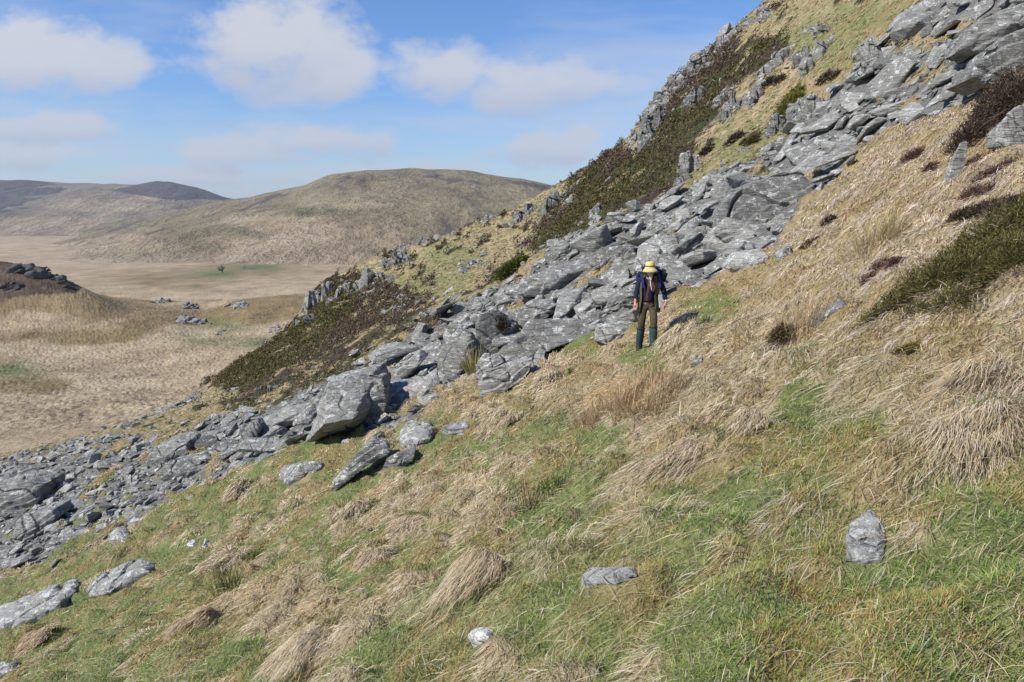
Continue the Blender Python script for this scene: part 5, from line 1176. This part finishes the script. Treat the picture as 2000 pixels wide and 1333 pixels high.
def build_person():
    Y0 = 14.45; c = at(1260, 681, Y0); gz = float(A_full(np.array([c.x]), np.array([Y0]))[0]) + .02
    root = empty('person', (c.x, Y0, gz))
    tag(root, 'bearded hiker in a yellow sun hat, navy jumper, olive gilet and teal gaiters', 'person')
    skin = plain('skin', (.50,.27,.20), .55, .08); navy = plain('navy_wool', (.014,.015,.034), .95, .3, 60, .004)
    olive = plain('olive_gilet_cloth', (.10,.085,.045), .9, .25, 40, .004); trou = plain('olive_trouser_cloth', (.065,.052,.03), .9, .3, 25, .006)
    teal = plain('teal_gaiter_cloth', (.026,.048,.044), .8, .3, 30, .006); yel = plain('yellow_hat_cloth', (.52,.43,.17), .9, .12, 50, .003)
    boot = plain('brown_boot_leather', (.045,.032,.028), .6, .3, 40, .003); blue = plain('blue_pack_cloth', (.025,.032,.12), .7, .25, 20, .004)
    dkg = plain('dark_green_pack_cloth', (.018,.032,.026), .7, .3, 20, .004); hair = plain('grey_beard_hair', (.50,.47,.42), .9, .2, 120, .006)
    red = plain('red_brown_strap', (.12,.05,.04), .8, .2, 40); white = plain('white_map_sheet', (.78,.77,.74), .6, .05, 20); blk = plain('black_trim', (.02,.02,.022), .7, .1)
    def g(x, y): return float(A_full(np.array([c.x+x]), np.array([Y0+y]))[0])-gz
    LX, LY, RX, RY = -.115, .10, .105, -.24
    zl, zr = g(LX, LY), g(RX, RY)
    kl = Vector((-.095, -.02, .50+zl*.6)); kr = Vector((.125, -.17, .50+zr*.6)); hl = Vector((-.06, .03, .86)); hr = Vector((.135, .02, .86))
    al = Vector((LX, LY, .11+zl)); ar = Vector((RX, RY, .11+zr))
    # body: one continuous surface, pelvis first
    V = []; E = []; R = []
    def add(p, r, par=None):
        V.append(tuple(p)); R.append(r); i = len(V)-1
        if par is not None: E.append((par, i))
        return i
    pel = add((.04,.04,.88), (.085,.06)); wa = add((.045,.02,1.04), (.105,.08), pel); ch = add((.05,.02,1.26), (.13,.09), wa)
    sh = add((.052,.025,1.42), (.085,.06), ch); nk = add((.045,.0,1.50), .055, sh); hd0 = add((.038,-.045,1.575), .075, nk); hd1 = add((.032,-.055,1.66), (.078,.09), hd0); hd2 = add((.03,-.045,1.70), .055, hd1)
    nose = add((.034,-.150,1.605), .014, hd0)
    ears = [add((.036+s*.084,-.04,1.62), .016, hd1) for s in (-1, 1)]
    def arm(s, shp, el, wr, hand, curl):
        a = add(shp, .05, sh); b = add(el, .04, a); m = add((Vector(el)*.45+Vector(wr)*.55), .038, b); w = add(wr, .027, m)
        p = add(hand, (.038,.020), w)
        hand = Vector(hand)
        for k in range(4):                                   # four fingers of unequal length, gently curled
            dx = (k-1.5)*.019; ln = [.062,.074,.070,.054][k]
            f1 = add(hand+Vector((dx*.9, -.004, -.045)), .0095, p); f2 = add(hand+Vector((dx, -.014, -.045-ln*.5)), .0088, f1)
            add(hand+Vector((dx*.95, -.034, -.045-ln*.92)), .0078, f2)
        t1 = add(hand+Vector((-s*.034, -.018, -.008)), .011, p); t2 = add(hand+Vector((-s*.044, -.034, -.042)), .0095, t1); add(hand+Vector((-s*.040, -.044, -.066)), .008, t2)
    arm(-1, (-.135,.03,1.405), (-.20,.02,1.17), (-.245,-.06,.965), (-.255,-.085,.895), 1)
    arm(1, (.245,.03,1.405), (.345,.02,1.17), (.375,-.06,.955), (.365,-.085,.885), 1)
    for hp, k, a, toe in ((hl, kl, al, Vector((LX-.03, LY-.14, zl+.045))), (hr, kr, ar, Vector((RX+.012, RY-.15, zr+.045)))):
        i = add(hp, .06, pel); i = add((hp+k)/2, .06, i); i = add(k, .048, i); i = add(k*.55+a*.45, .046, i); add(a, .026, i)
    skin_obj('body', V, E, R, skin, root, 0)
    # jumper
    V = []; E = []; R = []
    a0 = add((.045,.02,.905), (.172,.130)); a1 = add((.045,.02,1.04), (.160,.12), a0); a2 = add((.05,.02,1.24), (.188,.135), a1); a3 = add((.052,.025,1.41), (.150,.105), a2); add((.047,.008,1.475), .07, a3)
    for s, shp, el, wr in ((-1, (-.135,.03,1.405), (-.20,.02,1.17), (-.238,-.045,.985)), (1, (.245,.03,1.405), (.345,.02,1.17), (.372,-.045,.975))):
        i = add(shp, .080, a3); i = add((Vector(shp)+Vector(el))/2, .066, i); i = add(el, .060, i); i = add((Vector(el)+Vector(wr))/2, .055, i); add(wr, .044, i)
    skin_obj('jumper', V, E, R, navy, root, 0)
    # trousers to just below the knee, creased
    V = []; E = []; R = []
    p0 = add((.04,.03,.865), (.165,.125)); add((.04,.03,.985), (.155,.118), p0)
    for hp, k, a in ((hl, kl, al), (hr, kr, ar)):
        i = add(hp*.92+k*.08, .098, p0); i = add(hp*.5+k*.5+Vector((0,-.005,0)), .090, i); i = add(k+Vector((0,0,.05)), .080, i); i = add(k*.85+a*.15, .074, i); add(k*.6+a*.4, .058, i)
    skin_obj('trousers', V, E, R, trou, root, 0)
    for k, a, s in ((kl, al, 1), (kr, ar, 2)):
        top = k*.82+a*.18; rings = []
        for t, r in ((0,.074),(.12,.082),(.3,.080),(.45,.083),(.6,.074),(.75,.069),(.9,.066),(1.0,.074)):
            p = top*(1-t)+a*t; rings.append((p.x, p.y-.015*t, p.z-.055*t, r, r*1.02))
        gt = loft('gaiter', rings, teal, root, 18, wob=.03, seed=s)
        loft('strap', [(top.x, top.y, top.z-.012, .086, .088), (top.x, top.y, top.z+.012, .086, .088)], blk, gt, 18)
    for a, z, yaw, nm in ((al, zl, .25, 1), (ar, zr, -.05, 2)):
        V = []; F = []; secs = []
        for t, w, h in ((-.09,.028,.06),(-.07,.044,.12),(-.02,.048,.155),(.04,.044,.125),(.09,.046,.075),(.15,.050,.058),(.19,.045,.048),(.215,.024,.034)):
            ring = []
            for q in range(12):
                an = q*2*math.pi/12; xx = w*math.cos(an); zz = h*.5+h*.5*math.sin(an); zz = max(zz, 0)
                d = t; px_ = xx*math.cos(yaw) - d*math.sin(yaw); py_ = -d*math.cos(yaw) - xx*math.sin(yaw)
                ring.append((a.x+px_, a.y+py_, z+zz-.005))
            secs.append(ring)
        for r_ in secs: V += r_
        for i in range(len(secs)-1):
            for q in range(12): F.append((i*12+q, i*12+(q+1) % 12, (i+1)*12+(q+1) % 12, (i+1)*12+q))
        F.append(tuple(range(12))[::-1]); F.append(tuple((len(secs)-1)*12+q for q in range(12)))
        me = bpy.data.meshes.new('boot'); me.from_pydata(V, [], F); me.update(); me.polygons.foreach_set('use_smooth', np.ones(len(F), bool))
        b = link('boot', me, boot, root); md = b.modifiers.new('s', 'SUBSURF'); md.levels = 1; md.render_levels = 1
    # open gilet: wraps the back, two hanging fronts
    cx, cy = .048, .022
    def gil(a0, a1, nm, rows, wob=.012, s=1, par=root, mat=olive):
        return loft(nm, [(cx, cy, z, rx, ry) for z, rx, ry in rows], mat, par, 14, False, a0, a1, .012, wob, s)
    rows = [(.74,.245,.185),(.84,.235,.175),(.95,.215,.165),(1.08,.20,.158),(1.22,.212,.160),(1.34,.200,.145),(1.43,.165,.115),(1.485,.115,.085)]
    R_ = math.radians
    gil(R_(-64), R_(0), 'gilet_front', rows, s=2); gil(R_(180), R_(216), 'gilet_front', rows, s=3)
    gil(R_(0), R_(180), 'gilet_back', rows, s=4)
    loft('collar', [(cx-.002, .012, 1.455, .098, .080), (cx-.004, .002, 1.50, .078, .068), (cx-.004, .0, 1.52, .074, .066)], olive, root, 16, False)
    def box(nm, size, loc, rot, mat, par, bev=.01):
        bm = bmesh.new(); bmesh.ops.create_cube(bm, size=1); bmesh.ops.scale(bm, vec=size, verts=bm.verts)
        bmesh.ops.bevel(bm, geom=list(bm.edges), offset=bev, segments=2, affect='EDGES'); me = bpy.data.meshes.new(nm); bm.to_mesh(me); bm.free()
        o = link(nm, me, mat, par); o.location = loc; o.rotation_euler = rot; return o
    box('gilet_pocket', (.10,.02,.12), (.17,-.135,1.0), (0,0,R_(28)), olive, root); box('gilet_pocket', (.085,.02,.10), (.15,-.135,1.25), (0,0,R_(28)), olive, root)
    # straps and scarf ends on the chest
    def ribbon(nm, pts, w, mat, par=root, th=.008):
        V = []; F = []
        for i, p in enumerate(pts):
            p = Vector(p); V += [tuple(p+Vector((-w,0,0))), tuple(p+Vector((w,0,0))), tuple(p+Vector((w,th,0))), tuple(p+Vector((-w,th,0)))]
        for i in range(len(pts)-1):
            for q in range(4): F.append((i*4+q, i*4+(q+1)%4, i*4+4+(q+1)%4, i*4+4+q))
        F.append((3,2,1,0)); n = (len(pts)-1)*4; F.append((n,n+1,n+2,n+3))
        me = bpy.data.meshes.new(nm); me.from_pydata(V, [], F); me.update(); return link(nm, me, mat, par)
    ribbon('scarf_end', [(.02,-.115,1.40),(-.0,-.155,1.27),(-.025,-.160,1.10),(-.035,-.155,.98)], .022, red)
    ribbon('scarf_end', [(.07,-.115,1.40),(.082,-.155,1.28),(.085,-.160,1.17)], .030, red)
    ribbon('cord', [(.035,-.125,1.41),(.04,-.172,1.28),(.06,-.172,1.20)], .006, white)
    for s, x0 in ((-1,-.125),(1,.235)):
        ribbon('shoulder_strap', [(x0,.13,1.40),(x0+.005*s,.05,1.505),(x0-.005*s,-.07,1.465),(x0-.01*s,-.135,1.35),(x0-.01*s,-.14,1.24)], .023, blue, th=.02)
    # hat
    hx, hy = .034, -.05
    hat = loft('sun_hat', [(hx,hy-.045,1.565,.158,.165),(hx,hy-.035,1.598,.136,.148),(hx,hy-.012,1.635,.104,.118),(hx,hy,1.66,.099,.112),(hx,hy+.004,1.70,.097,.108),(hx+.004,hy+.01,1.735,.090,.100),(hx+.006,hy+.012,1.762,.070,.078),(hx+.006,hy+.012,1.773,.03,.034)], yel, root, 24, False, thick=.006)
    me = hat.data
    loft('hat_band', [(hx,hy-.001,1.665,.1015,.1145),(hx,hy,1.682,.1005,.1135)], blk, hat, 24, False, thick=.004)
    # beard, moustache, eyes
    V = []; E = []; R = []
    b0 = add((.036,-.105,1.545), (.052,.035)); b1 = add((.038,-.128,1.49), (.046,.030), b0); b2 = add((.04,-.142,1.43), (.034,.020), b1); add((.042,-.146,1.385), .014, b2)
    for s in (-1, 1): i = add((.036+s*.058,-.08,1.56), .026, b0); add((.036+s*.074,-.05,1.60), .018, i)
    skin_obj('beard', V, E, R, hair, root, 0)
    for s in (-1, 1):
        bm = bmesh.new(); bmesh.ops.create_uvsphere(bm, u_segments=10, v_segments=8, radius=.012); me = bpy.data.meshes.new('eye'); bm.to_mesh(me); bm.free()
        link('eye', me, blk, root, (.036+s*.031, -.132, 1.635))
    # watch, map sheet, pack
    loft('wristwatch', [(.375,-.05,.962,.040,.038),(.3755,-.052,.982,.040,.038)], white, root, 14, thick=.004)
    ms = box('map_sheet', (.085,.015,.26), (.262,-.115,.97), (0, R_(-6), R_(20)), white, root, .004)
    pk = box('backpack', (.46,.24,.52), (.075,.245,1.34), (R_(-6), R_(5), 0), dkg, root, .075)
    tp = box('pack_lid', (.40,.25,.13), (.12,.23,1.60), (R_(-8), R_(10), 0), blue, root, .05)
    sp = box('side_pocket', (.17,.20,.30), (.345,.235,1.44), (0, R_(16), 0), dkg, root, .05)
    box('side_panel', (.06,.17,.30), (-.150,.24,1.36), (0, R_(-4), 0), blue, root, .03)
    box('pack_strap', (.035,.26,.05), (.20,.225,1.61), (R_(-8), R_(10), 0), blk, root, .006)
build_person()

# ---------------------------------------------------------------- far away: bare tree and ruined cottage
def far_bits():
    Y = hit(434, 534, 400, 1500, f=B_z); c = at(434, 534, Y); rt = empty('bare_tree', c); tag(rt, 'lone leafless tree on the green patch far across the valley', 'tree')
    g = np.random.default_rng(5); bark = plain('bark', (.10,.085,.07), .95)
    H = 20/FPX*Y
    V = []; E = []; R = []
    def add(p, r, par=None):
        V.append(tuple(p)); R.append(r); i = len(V)-1
        if par is not None: E.append((par, i))
        return i
    i = add((0,0,-.5), .55); i = add((.1,0,H*.22), .45, i); link_t = i; skin_obj('trunk', V, E, R, bark, rt, 0, 1)
    tips = []; starts = []
    for k in range(26):
        a = g.uniform(0, 6.28); el = g.uniform(.35, 1.45); r = H*g.uniform(.45, .78); tips.append((r*math.cos(a)*math.cos(el), r*math.sin(a)*math.cos(el), H*.2+r*math.sin(el)))
    stems_mesh('crown', (0,0,H*.18), tips, .22, g, bark, rt)
    # twigs
    P = np.array(tips)[g.integers(0, 26, 500)]*g.uniform(.45, 1, 500)[:,None]; d = g.normal(0,1,(500,2)); lf = g.uniform(-.1,1,500)
    blade_obj('twigs', [blades(P, d, g.uniform(.8,2.2,500), lf, lf*.2, np.full(500,.22), palette([(.12,.10,.08),(.16,.14,.09)],500,g,.1), np.zeros((500,2)), seed=3)], M_BLADE, rt)
    Y = hit(486, 527, 400, 1500, f=B_z); c = at(486, 527, Y); rt = empty('ruined_cottage', c); tag(rt, 'small roofless grey stone ruin beside the bare tree in the valley', 'ruin')
    st = plain('ruin_stone', (.16,.16,.15), .95, .35, .6)
    def wall(nm, x0, x1, y, hs):
        bm = bmesh.new(); n = len(hs); vs = []
        for i, h in enumerate(hs):
            x = x0+(x1-x0)*i/(n-1)
            for yy in (y, y+.9):
                for z in (-2, h): vs.append(bm.verts.new((x, yy, z)))
        for i in range(n-1):
            a = i*4; b = a+4
            for q in ((a,b,b+1,a+1),(a+3,b+3,b+2,a+2),(a+1,b+1,b+3,a+3)): bm.faces.new([vs[k] for k in q])
        bm.faces.new([vs[k] for k in (0,1,3,2)]); b = (n-1)*4; bm.faces.new([vs[k] for k in (b,b+2,b+3,b+1)])
        bmesh.ops.recalc_face_normals(bm, faces=bm.faces); me = bpy.data.meshes.new(nm); bm.to_mesh(me); bm.free(); link(nm, me, st, rt)
    s = Y/FPX
    wall('gable', -12*s, -7*s, 0, [2*s, 5*s, 8.5*s, 6*s, 3*s]); wall('wall', -7*s, 6*s, 0, [3*s,4*s,3.2*s,3.5*s,2*s,2.6*s,1.5*s]); wall('rear_wall', -10*s, 10*s, 6, [2.4*s,3*s,1.8*s,2.4*s,1.2*s])
far_bits()
# ---------------------------------------------------------------- the air
def build_haze():
    x0, x1, y0, y1, z0, z1 = -21000, 21000, -40, 9400, -90, 185
    co = np.array([(x,y,z) for x in (x0,x1) for y in (y0,y1) for z in (z0,z1)], float)
    me = np_mesh('haze', co, np.array([(0,1,3,2),(4,6,7,5),(0,4,5,1),(2,3,7,6),(0,2,6,4),(1,5,7,3)]))
    m = bpy.data.materials.new('thin_air_haze'); m.use_nodes = True; nt = m.node_tree; nt.nodes.clear()
    o = nt.nodes.new('ShaderNodeOutputMaterial'); v = nt.nodes.new('ShaderNodeVolumePrincipled')
    v.inputs['Color'].default_value = (.78,.86,1,1); v.inputs['Density'].default_value = HAZE; v.inputs['Anisotropy'].default_value = .3
    nt.links.new(v.outputs[0], o.inputs['Volume']); tag(link('haze', me, m), kind='stuff')
HAZE = .00006
build_haze()
